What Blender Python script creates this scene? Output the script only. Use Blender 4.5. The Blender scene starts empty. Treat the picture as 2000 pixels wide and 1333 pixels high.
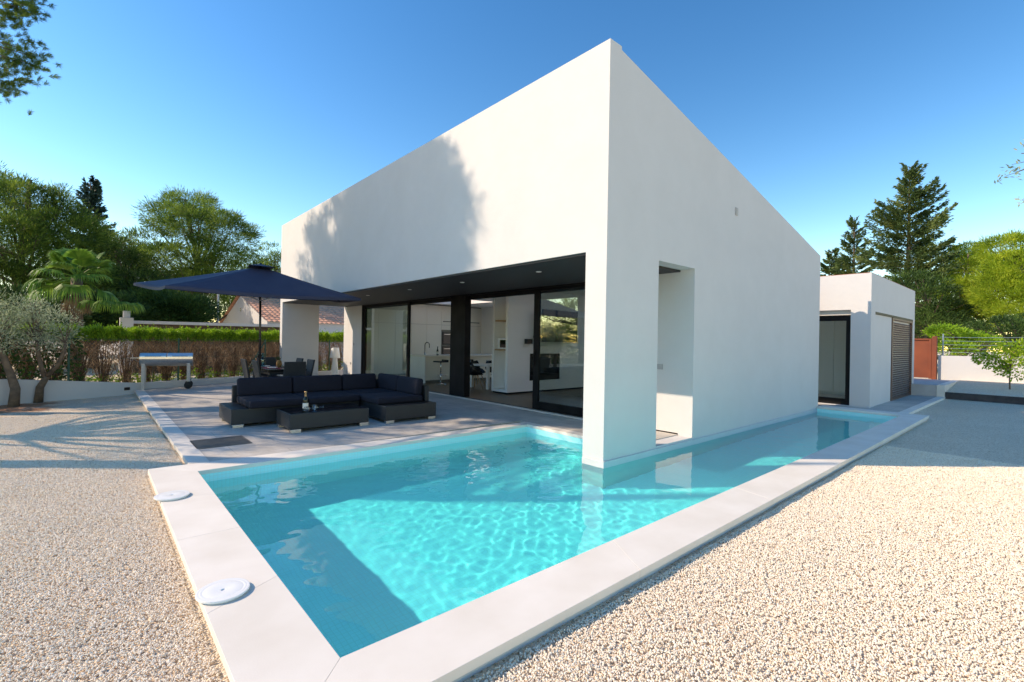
import bpy, bmesh, math, random
import numpy as np
from mathutils import Vector, Matrix, Quaternion
R = math.radians
random.seed(7); rng = np.random.default_rng(7)
scn = bpy.context.scene
COL = scn.collection

# ------------------------------------------------------------------ camera
CAM = np.array([-5.0005, -3.839, 1.5]); F = 929.35
YAW, PIT, ROL = 0.84827, -0.0005, 0.01726
_c, _s = math.cos(YAW), math.sin(YAW)
FW = np.array([_c*math.cos(PIT), _s*math.cos(PIT), math.sin(PIT)])
_rt = np.array([_s, -_c, 0.0]); _up = np.cross(_rt, FW)
RT = math.cos(ROL)*_rt + math.sin(ROL)*_up
UP = -math.sin(ROL)*_rt + math.cos(ROL)*_up
def at(u, v, d):                       # a point seen in direction (u, v) at depth d metres
    return Vector(CAM + d*(FW + RT*(u-1000)/F - UP*(v-666.5)/F))
cd = bpy.data.cameras.new('camera'); cam = bpy.data.objects.new('camera', cd); COL.objects.link(cam)
m = Matrix([[RT[i], UP[i], -FW[i], CAM[i]] for i in range(3)] + [[0, 0, 0, 1]])
cam.matrix_world = m
cd.sensor_width = 36; cd.lens = F/2000*36; cd.clip_start = 0.05; cd.clip_end = 3000
scn.camera = cam
scn.render.resolution_x = 1024; scn.render.resolution_y = 682

# ------------------------------------------------------------------ light
SUN_EL = 34.9; AZ = R(-39.0)           # AZ: direction the sunlight travels on the ground
trav = Vector((math.cos(AZ)*math.cos(R(SUN_EL)), math.sin(AZ)*math.cos(R(SUN_EL)), -math.sin(R(SUN_EL))))
w = bpy.data.worlds.new('World'); scn.world = w; w.use_nodes = True
nt = w.node_tree; nt.nodes.clear()
sky = nt.nodes.new('ShaderNodeTexSky'); sky.sky_type = 'NISHITA'; sky.sun_disc = False
sky.sun_elevation = R(SUN_EL); sky.sun_rotation = math.atan2(-trav.x, -trav.y)
sky.air_density = 1.0; sky.dust_density = 0.12; sky.ozone_density = 1.6
bg = nt.nodes.new('ShaderNodeBackground'); bg.inputs[1].default_value = 0.1
wo = nt.nodes.new('ShaderNodeOutputWorld')
hs = nt.nodes.new('ShaderNodeHueSaturation'); hs.inputs['Saturation'].default_value = 1.4
nt.links.new(sky.outputs[0], hs.inputs['Color']); gm = nt.nodes.new('ShaderNodeGamma'); gm.inputs[1].default_value = 1.2; nt.links.new(hs.outputs[0], gm.inputs[0]); nt.links.new(gm.outputs[0], bg.inputs[0]); nt.links.new(bg.outputs[0], wo.inputs[0])
ld = bpy.data.lights.new('sun', 'SUN'); ld.energy = 2.0; ld.angle = R(0.53); ld.color = (1.0, 0.975, 0.985)
sun = bpy.data.objects.new('sun', ld); COL.objects.link(sun)
sun.rotation_euler = trav.to_track_quat('-Z', 'Y').to_euler(); sun.location = (-8, 8, 20)
scn.view_settings.view_transform = 'Standard'; scn.view_settings.look = 'None'
scn.view_settings.exposure = 1.27; scn.view_settings.use_white_balance = True; scn.view_settings.white_balance_temperature = 9900; scn.view_settings.white_balance_tint = 14; scn.view_settings.gamma = 1.0

scn.cycles.max_bounces = 16; scn.cycles.diffuse_bounces = 9; scn.cycles.transmission_bounces = 12; scn.cycles.transparent_max_bounces = 24

# ------------------------------------------------------------------ material helpers
def mat(name, col=(.5, .5, .5), rough=.6, metal=0, spec=.5, noise=None, bump=None, var=0):
    """noise=(scale, colour2, detail) mottles the base colour; bump=(scale, strength, distance)"""
    m = bpy.data.materials.new(name); m.use_nodes = True; t = m.node_tree
    b = t.nodes['Principled BSDF']; b.inputs['Roughness'].default_value = rough
    b.inputs['Metallic'].default_value = metal; b.inputs['Specular IOR Level'].default_value = spec
    b.inputs['Base Color'].default_value = (*col, 1)
    tc = t.nodes.new('ShaderNodeTexCoord')
    if noise:
        n = t.nodes.new('ShaderNodeTexNoise'); n.inputs['Scale'].default_value = noise[0]
        n.inputs['Detail'].default_value = noise[2] if len(noise) > 2 else 6
        t.links.new(tc.outputs['Object'], n.inputs['Vector'])
        r = t.nodes.new('ShaderNodeValToRGB'); r.color_ramp.elements[0].position = .3; r.color_ramp.elements[1].position = .7
        r.color_ramp.elements[0].color = (*col, 1); r.color_ramp.elements[1].color = (*noise[1], 1)
        t.links.new(n.outputs[0], r.inputs[0]); t.links.new(r.outputs[0], b.inputs['Base Color'])
    if bump:
        n2 = t.nodes.new('ShaderNodeTexNoise'); n2.inputs['Scale'].default_value = bump[0]; n2.inputs['Detail'].default_value = 5
        t.links.new(tc.outputs['Object'], n2.inputs['Vector'])
        bp = t.nodes.new('ShaderNodeBump'); bp.inputs['Strength'].default_value = bump[1]; bp.inputs['Distance'].default_value = bump[2]
        t.links.new(n2.outputs[0], bp.inputs['Height']); t.links.new(bp.outputs[0], b.inputs['Normal'])
    return m

def leaf_mat(name, c1, c2, c3, trans=.35, rough=.55, scale=.35):
    m = bpy.data.materials.new(name); m.use_nodes = True; t = m.node_tree; t.nodes.clear(); N = t.nodes.new; L = t.links.new
    g = N('ShaderNodeNewGeometry'); tc = N('ShaderNodeTexCoord'); n = N('ShaderNodeTexNoise'); n.inputs['Scale'].default_value = scale*3
    L(tc.outputs['Object'], n.inputs['Vector'])
    a = N('ShaderNodeMath'); a.operation = 'MULTIPLY_ADD'; a.inputs[1].default_value = .4; 
    L(g.outputs['Random Per Island'], a.inputs[0])
    b_ = N('ShaderNodeMath'); b_.operation = 'MULTIPLY_ADD'; b_.inputs[1].default_value = 1.6; b_.inputs[2].default_value = -.5
    L(n.outputs[0], b_.inputs[0]); L(b_.outputs[0], a.inputs[2])
    r = N('ShaderNodeValToRGB'); e = r.color_ramp.elements; e[0].position = .1; e[0].color = (*c1, 1); e[1].position = .95; e[1].color = (*c3, 1)
    k = e.new(.5); k.color = (*c2, 1); L(a.outputs[0], r.inputs[0])
    p = N('ShaderNodeBsdfPrincipled'); p.inputs['Roughness'].default_value = rough; p.inputs['Specular IOR Level'].default_value = .3
    L(r.outputs[0], p.inputs['Base Color'])
    tr = N('ShaderNodeBsdfTranslucent'); L(r.outputs[0], tr.inputs['Color'])
    mx = N('ShaderNodeMixShader'); mx.inputs[0].default_value = trans; L(p.outputs[0], mx.inputs[1]); L(tr.outputs[0], mx.inputs[2])
    o = N('ShaderNodeOutputMaterial'); L(mx.outputs[0], o.inputs[0])
    return m

def glass_mat(name, tint=(.86, .93, .9), f0=.06, rough=0.0):
    m = bpy.data.materials.new(name); m.use_nodes = True; t = m.node_tree; t.nodes.clear(); N = t.nodes.new; L = t.links.new
    tr = N('ShaderNodeBsdfTransparent'); tr.inputs[0].default_value = (*tint, 1)
    gl = N('ShaderNodeBsdfGlossy'); gl.inputs['Roughness'].default_value = rough; gl.inputs[0].default_value = (.95, 1, .98, 1)
    lw = N('ShaderNodeLayerWeight'); lw.inputs[0].default_value = .5
    pw = N('ShaderNodeMath'); pw.operation = 'POWER'; pw.inputs[1].default_value = 3.5; L(lw.outputs['Facing'], pw.inputs[0])
    a = N('ShaderNodeMath'); a.operation = 'MULTIPLY_ADD'; a.inputs[1].default_value = .9; a.inputs[2].default_value = f0; a.use_clamp = True
    L(pw.outputs[0], a.inputs[0])
    mx = N('ShaderNodeMixShader'); L(a.outputs[0], mx.inputs[0]); L(tr.outputs[0], mx.inputs[1]); L(gl.outputs[0], mx.inputs[2])
    o = N('ShaderNodeOutputMaterial'); L(mx.outputs[0], o.inputs[0])
    return m

def plaster(name, col=(.8, .77, .74)):
    m = bpy.data.materials.new(name); m.use_nodes = True; t = m.node_tree; b = t.nodes['Principled BSDF']
    b.inputs['Roughness'].default_value = .9; b.inputs['Specular IOR Level'].default_value = .2
    N = t.nodes.new; L = t.links.new
    tc = N('ShaderNodeTexCoord'); n = N('ShaderNodeTexNoise'); n.inputs['Scale'].default_value = 1.3; n.inputs['Detail'].default_value = 9; n.inputs['Roughness'].default_value = .65
    L(tc.outputs['Object'], n.inputs['Vector'])
    r = N('ShaderNodeValToRGB'); r.color_ramp.elements[0].position = .25; r.color_ramp.elements[1].position = .75
    r.color_ramp.elements[0].color = (col[0]*.93, col[1]*.93, col[2]*.925, 1); r.color_ramp.elements[1].color = (*col, 1)
    L(n.outputs[0], r.inputs[0]); L(r.outputs[0], b.inputs['Base Color'])
    n2 = N('ShaderNodeTexNoise'); n2.inputs['Scale'].default_value = 60; n2.inputs['Detail'].default_value = 6
    L(tc.outputs['Object'], n2.inputs['Vector'])
    n3 = N('ShaderNodeTexNoise'); n3.inputs['Scale'].default_value = 5; n3.inputs['Detail'].default_value = 3
    L(tc.outputs['Object'], n3.inputs['Vector'])
    ad = N('ShaderNodeMath'); ad.operation = 'MULTIPLY_ADD'; ad.inputs[1].default_value = .35; L(n2.outputs[0], ad.inputs[0]); L(n3.outputs[0], ad.inputs[2])
    bp = N('ShaderNodeBump'); bp.inputs['Strength'].default_value = .35; bp.inputs['Distance'].default_value = .012
    L(ad.outputs[0], bp.inputs['Height']); L(bp.outputs[0], b.inputs['Normal'])
    return m

M = {}
M['plaster'] = plaster('white_plaster', (.65, .635, .625))
M['plaster_in'] = mat('interior_paint', (.86, .85, .83), .8, noise=(2, (.83, .82, .80)))
M['soffit'] = mat('charcoal_soffit', (.035, .035, .037), .6, bump=(40, .1, .01))
M['black'] = mat('black_aluminium', (.004, .004, .0045), .5, 0, .15, noise=(3, (.012, .012, .013)))
M['glass'] = glass_mat('door_glass', (.82, .91, .88), .13)
M['glass2'] = glass_mat('window_glass', (.78, .85, .82), .05)
M['cabinet'] = mat('beige_cabinet_front', (.80, .755, .67), .45, noise=(1.2, (.77, .725, .64)))
M['cabinet_dark'] = mat('cabinet_gap', (.18, .165, .14), .6)
M['white'] = mat('white_lacquer', (.8, .8, .79), .35, noise=(4, (.77, .77, .76)))
M['wood'] = mat('brown_floor_wood', (.16, .085, .045), .35, noise=(6, (.10, .055, .03)))
M['wood_light'] = mat('light_wood', (.45, .28, .15), .5, noise=(20, (.33, .2, .1)))
M['blackplastic'] = mat('black_plastic', (.01, .01, .011), .25, noise=(5, (.014, .014, .015)))
M['screen'] = mat('dark_screen', (.006, .006, .007), .06, noise=(2, (.008, .008, .009)))
M['chrome'] = mat('brushed_chrome', (.7, .7, .7), .18, 1, noise=(40, (.6, .6, .6)))
M['steel'] = mat('stainless_steel', (.68, .66, .63), .3, 1, noise=(30, (.55, .54, .52)), bump=(80, .05, .002))
M['steel_paint'] = mat('grey_painted_steel', (.42, .42, .42), .4, .3, noise=(15, (.36, .36, .37)))
M['rubber'] = mat('black_rubber', (.012, .012, .012), .7, noise=(20, (.02, .02, .02)))
M['navy'] = mat('navy_cushion_fabric', (.0025, .004, .013), .85, noise=(30, (.004, .006, .018)), bump=(120, .4, .004))
M['canopy'] = mat('navy_canopy_fabric', (.028, .036, .075), .7, noise=(3, (.036, .046, .09)), bump=(60, .15, .003))
M['disc'] = mat('white_plastic_lid', (.82, .82, .80), .35, noise=(10, (.79, .79, .77)))
M['clear'] = glass_mat('clear_glass', (.93, .95, .97), .08)
M['bottle_dark'] = mat('dark_bottle_glass', (.006, .012, .006), .08, noise=(6, (.01, .016, .008)))
M['gold'] = mat('gold_foil', (.75, .45, .22), .35, .6, noise=(60, (.65, .38, .18)))
M['paper'] = mat('cream_paper_label', (.75, .72, .66), .7, noise=(30, (.7, .67, .6)))
M['turq'] = glass_mat('turquoise_glass', (.12, .55, .60), .1)
M['terracotta'] = mat('terracotta', (.42, .16, .08), .8, noise=(8, (.32, .12, .06)))
M['rust'] = mat('rusty_corten_steel', (.30, .075, .032), .85, noise=(1.3, (.18, .045, .025), 10), bump=(30, .3, .004))
M['shutter'] = mat('brown_louvre_wood', (.17, .082, .05), .55, noise=(9, (.12, .058, .036)))
M['bark'] = mat('grey_brown_bark', (.16, .115, .08), .9, noise=(7, (.07, .05, .036), 9), bump=(25, .8, .02))
M['bark_olive'] = mat('olive_bark', (.22, .15, .10), .9, noise=(9, (.10, .07, .05), 9), bump=(30, .8, .015))
M['twig'] = mat('dry_brown_twigs', (.17, .085, .045), .9, noise=(3, (.10, .05, .028)))
M['green_metal'] = mat('green_fence_paint', (.02, .09, .06), .5, noise=(10, (.03, .11, .075)))
M['wire_green'] = mat('fence_wire', (.10, .12, .09), .55, .4, noise=(20, (.16, .14, .1)))
M['wire_blue'] = mat('grey_blue_wire', (.26, .36, .42), .5, .3, noise=(10, (.22, .3, .36)))
M['fabric_red'] = mat('red_fabric', (.32, .02, .06), .8, noise=(20, (.25, .015, .05)))
M['fruit'] = mat('pineapple_skin', (.42, .22, .07), .8, noise=(60, (.2, .1, .03)), bump=(60, .8, .01))
M['concrete'] = mat('pale_concrete', (.5, .48, .46), .85, noise=(3, (.42, .40, .39), 8), bump=(30, .2, .01))
M['grate'] = mat('grey_cast_grate', (.10, .10, .10), .6, .3, noise=(12, (.15, .15, .145)))
M['darkkerb'] = mat('dark_timber_kerb', (.075, .068, .068), .8, noise=(5, (.03, .028, .03)))

# stone coping with slab joints
def coping_mat():
    m = mat('cream_limestone_coping', (.86, .80, .72), .6, noise=(2.2, (.76, .69, .60), 9), bump=(90, .12, .004))
    t = m.node_tree; g = t.nodes.new('ShaderNodeNewGeometry'); mr = t.nodes.new('ShaderNodeMapRange'); mr.inputs[3].default_value = .93; mr.inputs[4].default_value = 1.0
    mu = t.nodes.new('ShaderNodeMix'); mu.data_type = 'RGBA'; mu.blend_type = 'MULTIPLY'; mu.inputs[0].default_value = 1
    b = t.nodes['Principled BSDF']; src = b.inputs['Base Color'].links[0].from_socket
    t.links.new(g.outputs['Random Per Island'], mr.inputs[0]); t.links.new(src, mu.inputs[6]); t.links.new(mr.outputs[0], mu.inputs[7]); t.links.new(mu.outputs[2], b.inputs['Base Color'])
    return m
M['coping'] = coping_mat()

def terrace_mat():
    m = bpy.data.materials.new('grey_stone_paving'); m.use_nodes = True; t = m.node_tree; b = t.nodes['Principled BSDF']; N = t.nodes.new; L = t.links.new
    b.inputs['Roughness'].default_value = .75; b.inputs['Specular IOR Level'].default_value = .35
    tc = N('ShaderNodeTexCoord'); n = N('ShaderNodeTexNoise'); n.inputs['Scale'].default_value = 2.3; n.inputs['Detail'].default_value = 12; n.inputs['Roughness'].default_value = .72
    mp = N('ShaderNodeMapping'); mp.inputs['Scale'].default_value = (1, .55, 1); L(tc.outputs['Object'], mp.inputs[0]); L(mp.outputs[0], n.inputs['Vector'])
    r = N('ShaderNodeValToRGB'); r.color_ramp.elements[0].position = .3; r.color_ramp.elements[1].position = .72
    r.color_ramp.elements[0].color = (.40, .37, .335, 1); r.color_ramp.elements[1].color = (.66, .61, .55, 1)
    L(n.outputs[0], r.inputs[0])
    br = N('ShaderNodeTexBrick'); br.inputs['Scale'].default_value = 1; br.inputs['Brick Width'].default_value = 1.2; br.inputs['Row Height'].default_value = .6
    br.inputs['Mortar Size'].default_value = .004; br.inputs['Color1'].default_value = (1, 1, 1, 1); br.inputs['Color2'].default_value = (.9, .9, .9, 1); br.inputs['Mortar'].default_value = (.6, .6, .6, 1)
    L(tc.outputs['Object'], br.inputs['Vector'])
    mu = N('ShaderNodeMix'); mu.data_type = 'RGBA'; mu.blend_type = 'MULTIPLY'; mu.inputs[0].default_value = 1
    L(r.outputs[0], mu.inputs[6]); L(br.outputs[0], mu.inputs[7]); L(mu.outputs[2], b.inputs['Base Color'])
    n2 = N('ShaderNodeTexNoise'); n2.inputs['Scale'].default_value = 70; n2.inputs['Detail'].default_value = 4; L(tc.outputs['Object'], n2.inputs['Vector'])
    bp = N('ShaderNodeBump'); bp.inputs['Strength'].default_value = .5; bp.inputs['Distance'].default_value = .006; L(n2.outputs[0], bp.inputs['Height']); L(bp.outputs[0], b.inputs['Normal'])
    return m
M['terrace'] = terrace_mat()

def rattan_mat():
    m = bpy.data.materials.new('charcoal_wicker'); m.use_nodes = True; t = m.node_tree; b = t.nodes['Principled BSDF']; N = t.nodes.new; L = t.links.new
    b.inputs['Roughness'].default_value = .45
    tc = N('ShaderNodeTexCoord'); ck = N('ShaderNodeTexBrick'); ck.inputs['Scale'].default_value = 1; ck.inputs['Brick Width'].default_value = .03; ck.inputs['Row Height'].default_value = .012
    ck.inputs['Mortar Size'].default_value = .0025; ck.inputs['Color1'].default_value = (.045, .052, .056, 1); ck.inputs['Color2'].default_value = (.032, .038, .042, 1); ck.inputs['Mortar'].default_value = (.008, .009, .01, 1)
    sx = N('ShaderNodeSeparateXYZ'); L(tc.outputs['Object'], sx.inputs[0])
    ad = N('ShaderNodeMath'); ad.operation = 'ADD'; L(sx.outputs[0], ad.inputs[0]); L(sx.outputs[1], ad.inputs[1])
    cx = N('ShaderNodeCombineXYZ'); L(ad.outputs[0], cx.inputs[0]); L(sx.outputs[2], cx.inputs[1]); L(cx.outputs[0], ck.inputs['Vector'])
    L(ck.outputs[0], b.inputs['Base Color'])
    bp = N('ShaderNodeBump'); bp.inputs['Strength'].default_value = .6; bp.inputs['Distance'].default_value = .004; L(ck.outputs[1], bp.inputs['Height']); bp.invert = True; L(bp.outputs[0], b.inputs['Normal'])
    return m
M['rattan'] = rattan_mat()

def roof_tile_mat():
    return mat('clay_roof_tiles', (.74, .38, .25), .8, noise=(5, (.48, .23, .15), 8), bump=(20, .3, .01))
M['tile'] = roof_tile_mat()

def gravel_mat(name, bumpy=True):
    m = bpy.data.materials.new(name); m.use_nodes = True; t = m.node_tree; b = t.nodes['Principled BSDF']; N = t.nodes.new; L = t.links.new
    b.inputs['Roughness'].default_value = .8; b.inputs['Specular IOR Level'].default_value = .25
    tc = N('ShaderNodeTexCoord')
    v = N('ShaderNodeTexVoronoi'); v.inputs['Scale'].default_value = 75; L(tc.outputs['Object'], v.inputs['Vector'])
    sp = N('ShaderNodeSeparateColor'); L(v.outputs['Color'], sp.inputs[0])
    r = N('ShaderNodeValToRGB'); e = r.color_ramp.elements; e[0].position = 0; e[0].color = (.46, .32, .21, 1); e[1].position = 1; e[1].color = (.90, .80, .67, 1)
    for p, c in ((.15, (.66, .51, .36)), (.4, (.78, .64, .49)), (.6, (.82, .69, .52)), (.8, (.72, .62, .50))):
        k = e.new(p); k.color = (*c, 1)
    L(sp.outputs[0], r.inputs[0])
    # broad patches: damp / dusty, and the red needle litter beside the olive trees
    n = N('ShaderNodeTexNoise'); n.inputs['Scale'].default_value = .6; n.inputs['Detail'].default_value = 5; L(tc.outputs['Object'], n.inputs['Vector'])
    mr = N('ShaderNodeMapRange'); mr.inputs[3].default_value = .84; mr.inputs[4].default_value = 1.08; L(n.outputs[0], mr.inputs[0])
    mu = N('ShaderNodeMix'); mu.data_type = 'RGBA'; mu.blend_type = 'MULTIPLY'; mu.inputs[0].default_value = 1; L(r.outputs[0], mu.inputs[6]); L(mr.outputs[0], mu.inputs[7])
    d = N('ShaderNodeVectorMath'); d.operation = 'DISTANCE'; d.inputs[1].default_value = (-7.4, 11.0, -.1); L(tc.outputs['Object'], d.inputs[0])
    n4 = N('ShaderNodeTexNoise'); n4.inputs['Scale'].default_value = 2; n4.inputs['Detail'].default_value = 8; L(tc.outputs['Object'], n4.inputs['Vector'])
    a = N('ShaderNodeMath'); a.operation = 'MULTIPLY_ADD'; a.inputs[1].default_value = 2.4; L(n4.outputs[0], a.inputs[0]); L(d.outputs['Value'], a.inputs[2])
    ml = N('ShaderNodeMapRange'); ml.inputs[1].default_value = 2.7; ml.inputs[2].default_value = 3.2; ml.inputs[3].default_value = .85; ml.inputs[4].default_value = 0; L(a.outputs[0], ml.inputs[0])
    mx = N('ShaderNodeMix'); mx.data_type = 'RGBA'; L(ml.outputs[0], mx.inputs[0]); L(mu.outputs[2], mx.inputs[6]); mx.inputs[7].default_value = (.40, .15, .07, 1)
    L(mx.outputs[2], b.inputs['Base Color'])
    bp = N('ShaderNodeBump'); bp.inputs['Strength'].default_value = .9; bp.inputs['Distance'].default_value = .012; bp.invert = True
    L(v.outputs['Distance'], bp.inputs['Height']); L(bp.outputs[0], b.inputs['Normal'])
    return m
M['gravel'] = gravel_mat('beige_gravel')

def pebble_mat():
    m = bpy.data.materials.new('beige_pebbles'); m.use_nodes = True; t = m.node_tree; b = t.nodes['Principled BSDF']; N = t.nodes.new; L = t.links.new
    b.inputs['Roughness'].default_value = .75; b.inputs['Specular IOR Level'].default_value = .3
    oi = N('ShaderNodeObjectInfo'); r = N('ShaderNodeValToRGB'); e = r.color_ramp.elements; e[0].position = 0; e[0].color = (.60, .42, .28, 1); e[1].position = 1; e[1].color = (.93, .85, .74, 1)
    for p, c in ((.08, (.74, .57, .41)), (.2, (.84, .70, .54)), (.45, (.90, .78, .62)), (.6, (.92, .78, .60)), (.75, (.78, .69, .58)), (.85, (.92, .83, .70))):
        k = e.new(p); k.color = (*c, 1)
    L(oi.outputs['Random'], r.inputs[0]); L(r.outputs[0], b.inputs['Base Color'])
    return m
M['pebble'] = pebble_mat()

def pool_mat():
    m = bpy.data.materials.new('pool_mosaic'); m.use_nodes = True; t = m.node_tree; b = t.nodes['Principled BSDF']; N = t.nodes.new; L = t.links.new
    b.inputs['Roughness'].default_value = .3
    tc = N('ShaderNodeTexCoord'); g = N('ShaderNodeNewGeometry')
    sx = N('ShaderNodeSeparateXYZ'); L(tc.outputs['Object'], sx.inputs[0])
    def grid(sock):
        a = N('ShaderNodeMath'); a.operation = 'MULTIPLY'; a.inputs[1].default_value = 1/.04; L(sock, a.inputs[0])
        f = N('ShaderNodeMath'); f.operation = 'FRACT'; L(a.outputs[0], f.inputs[0])
        c = N('ShaderNodeMath'); c.operation = 'LESS_THAN'; c.inputs[1].default_value = .12; L(f.outputs[0], c.inputs[0]); return c
    cs = [grid(sx.outputs[i]) for i in range(3)]
    sn = N('ShaderNodeSeparateXYZ'); L(g.outputs['True Normal'], sn.inputs[0])
    acc = None
    for i in range(3):
        ab = N('ShaderNodeMath'); ab.operation = 'ABSOLUTE'; L(sn.outputs[i], ab.inputs[0])
        lt = N('ShaderNodeMath'); lt.operation = 'LESS_THAN'; lt.inputs[1].default_value = .5; L(ab.outputs[0], lt.inputs[0])
        mu = N('ShaderNodeMath'); mu.operation = 'MULTIPLY'; L(cs[i].outputs[0], mu.inputs[0]); L(lt.outputs[0], mu.inputs[1])
        if acc:
            mx = N('ShaderNodeMath'); mx.operation = 'MAXIMUM'; L(acc.outputs[0], mx.inputs[0]); L(mu.outputs[0], mx.inputs[1]); acc = mx
        else: acc = mu
    wn = N('ShaderNodeTexVoronoi'); wn.inputs['Scale'].default_value = 20; L(tc.outputs['Object'], wn.inputs['Vector'])
    sp = N('ShaderNodeSeparateColor'); L(wn.outputs['Color'], sp.inputs[0])
    r = N('ShaderNodeValToRGB'); r.color_ramp.elements[0].color = (.30, .96, .95, 1); r.color_ramp.elements[1].color = (.35, .98, .975, 1); L(sp.outputs[0], r.inputs[0])
    mc = N('ShaderNodeMix'); mc.data_type = 'RGBA'; L(acc.outputs[0], mc.inputs[0]); L(r.outputs[0], mc.inputs[6]); mc.inputs[7].default_value = (.42, .90, .86, 1)
    L(mc.outputs[2], b.inputs['Base Color'])
    return m
M['pool'] = pool_mat()

# ------------------------------------------------------------------ geometry helpers
def tag(o, label=None, cat=None, group=None, kind=None):
    if label: o['label'] = label
    if cat: o['category'] = cat
    if group: o['group'] = group
    if kind: o['kind'] = kind
    return o
def wl(o):
    v = Vector((0, 0, 0))
    while o is not None: v += o.location; o = o.parent
    return v
def empty(name, loc, label=None, cat=None, group=None):
    o = bpy.data.objects.new(name, None); o.empty_display_size = .2; COL.objects.link(o); o.location = loc
    return tag(o, label, cat, group)
class MB:
    def __init__(s): s.v = []; s.f = []
    def add(s, vs, fs):
        n = len(s.v); s.v += [tuple(v) for v in vs]; s.f += [tuple(i+n for i in f) for f in fs]; return s
    def box(s, x0, x1, y0, y1, z0, z1):
        vs = [(x, y, z) for z in (z0, z1) for y in (y0, y1) for x in (x0, x1)]
        return s.add(vs, [(0, 2, 3, 1), (4, 5, 7, 6), (0, 1, 5, 4), (2, 6, 7, 3), (0, 4, 6, 2), (1, 3, 7, 5)])
    def obox(s, c, sx, sy, sz, rot=None):
        rot = rot or Matrix.Identity(3); c = Vector(c)
        vs = [c + rot @ Vector((x*sx/2, y*sy/2, z*sz/2)) for z in (-1, 1) for y in (-1, 1) for x in (-1, 1)]
        return s.add(vs, [(0, 2, 3, 1), (4, 5, 7, 6), (0, 1, 5, 4), (2, 6, 7, 3), (0, 4, 6, 2), (1, 3, 7, 5)])
    def prism(s, poly, ax, a, b):                 # 2D polygon extruded along an axis
        def P(p, t):
            return (t, p[0], p[1]) if ax == 'x' else ((p[0], t, p[1]) if ax == 'y' else (p[0], p[1], t))
        n = len(poly); vs = [P(p, a) for p in poly] + [P(p, b) for p in poly]
        return s.add(vs, [tuple(range(n)), tuple(range(2*n-1, n-1, -1))] + [(i, i+n, (i+1) % n+n, (i+1) % n) for i in range(n)])
    def tube(s, pts, rad, n=8, cap=True):
        pts = [Vector(p) for p in pts]; rad = rad if hasattr(rad, '__len__') else [rad]*len(pts)
        rings = []; up = None
        for i, p in enumerate(pts):
            d = (pts[min(i+1, len(pts)-1)] - pts[max(i-1, 0)]).normalized()
            if up is None: up = Vector((0, 0, 1)) if abs(d.z) < .9 else Vector((1, 0, 0))
            sd = d.cross(up).normalized(); u2 = sd.cross(d).normalized(); up = u2
            rings.append([p + (sd*math.cos(2*math.pi*k/n) + u2*math.sin(2*math.pi*k/n))*rad[i] for k in range(n)])
        vs = [v for r in rings for v in r]; fs = []
        for i in range(len(pts)-1):
            for k in range(n): fs.append((i*n+k, i*n+(k+1) % n, (i+1)*n+(k+1) % n, (i+1)*n+k))
        if cap: fs += [tuple(range(n-1, -1, -1)), tuple(range((len(pts)-1)*n, len(pts)*n))]
        return s.add(vs, fs)
    def lathe(s, prof, c=(0, 0, 0), n=24, cap=True):
        vs = [(c[0]+r*math.cos(2*math.pi*k/n), c[1]+r*math.sin(2*math.pi*k/n), c[2]+z) for r, z in prof for k in range(n)]
        fs = [(i*n+k, i*n+(k+1) % n, (i+1)*n+(k+1) % n, (i+1)*n+k) for i in range(len(prof)-1) for k in range(n)]
        if cap: fs += [tuple(range(n-1, -1, -1)), tuple(range((len(prof)-1)*n, len(prof)*n))]
        return s.add(vs, fs)
    def build(s, name, m, parent=None, smooth=False, bevel=0, xf=None, seg=2, auto=None):
        off = wl(parent) if parent else Vector((0, 0, 0))
        vs = [Vector(v) for v in s.v]
        if xf is not None: vs = [xf @ v for v in vs]
        me = bpy.data.meshes.new(name); me.from_pydata([tuple(v-off) for v in vs], [], s.f)
        bm = bmesh.new(); bm.from_mesh(me); bmesh.ops.recalc_face_normals(bm, faces=bm.faces)
        if bevel:
            bmesh.ops.bevel(bm, geom=[e for e in bm.edges if len(e.link_faces) == 2 and e.calc_face_angle(0) > .6], offset=bevel, segments=seg, affect='EDGES', profile=.5)
        bm.to_mesh(me); bm.free()
        if smooth: me.polygons.foreach_set('use_smooth', [True]*len(me.polygons))
        if auto: 
            me.polygons.foreach_set('use_smooth', [True]*len(me.polygons)); me.set_sharp_from_angle(angle=R(auto))
        me.materials.append(m); o = bpy.data.objects.new(name, me); COL.objects.link(o); o.parent = parent
        return o
def npmesh(name, V, Fc, m, parent=None, k=4):       # fast mesh from numpy arrays
    off = wl(parent) if parent else Vector((0, 0, 0))
    V = V - np.array(off); me = bpy.data.meshes.new(name); nf = len(Fc)
    me.vertices.add(len(V)); me.vertices.foreach_set('co', V.astype(np.float32).ravel())
    me.loops.add(nf*k); me.loops.foreach_set('vertex_index', Fc.astype(np.int32).ravel())
    me.polygons.add(nf); me.polygons.foreach_set('loop_start', np.arange(0, nf*k, k, dtype=np.int32))
    me.polygons.foreach_set('loop_total', np.full(nf, k, dtype=np.int32))
    me.update(calc_edges=True); me.validate()
    me.materials.append(m); o = bpy.data.objects.new(name, me); COL.objects.link(o); o.parent = parent
    return o
def copy_tree(o, parent=None):
    c = o.copy(); COL.objects.link(c); c.parent = parent
    for ch in list(o.children): copy_tree(ch, c)
    return c
def unit(n):
    v = rng.normal(size=(n, 3)); return v/np.linalg.norm(v, axis=1, keepdims=True)
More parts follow.
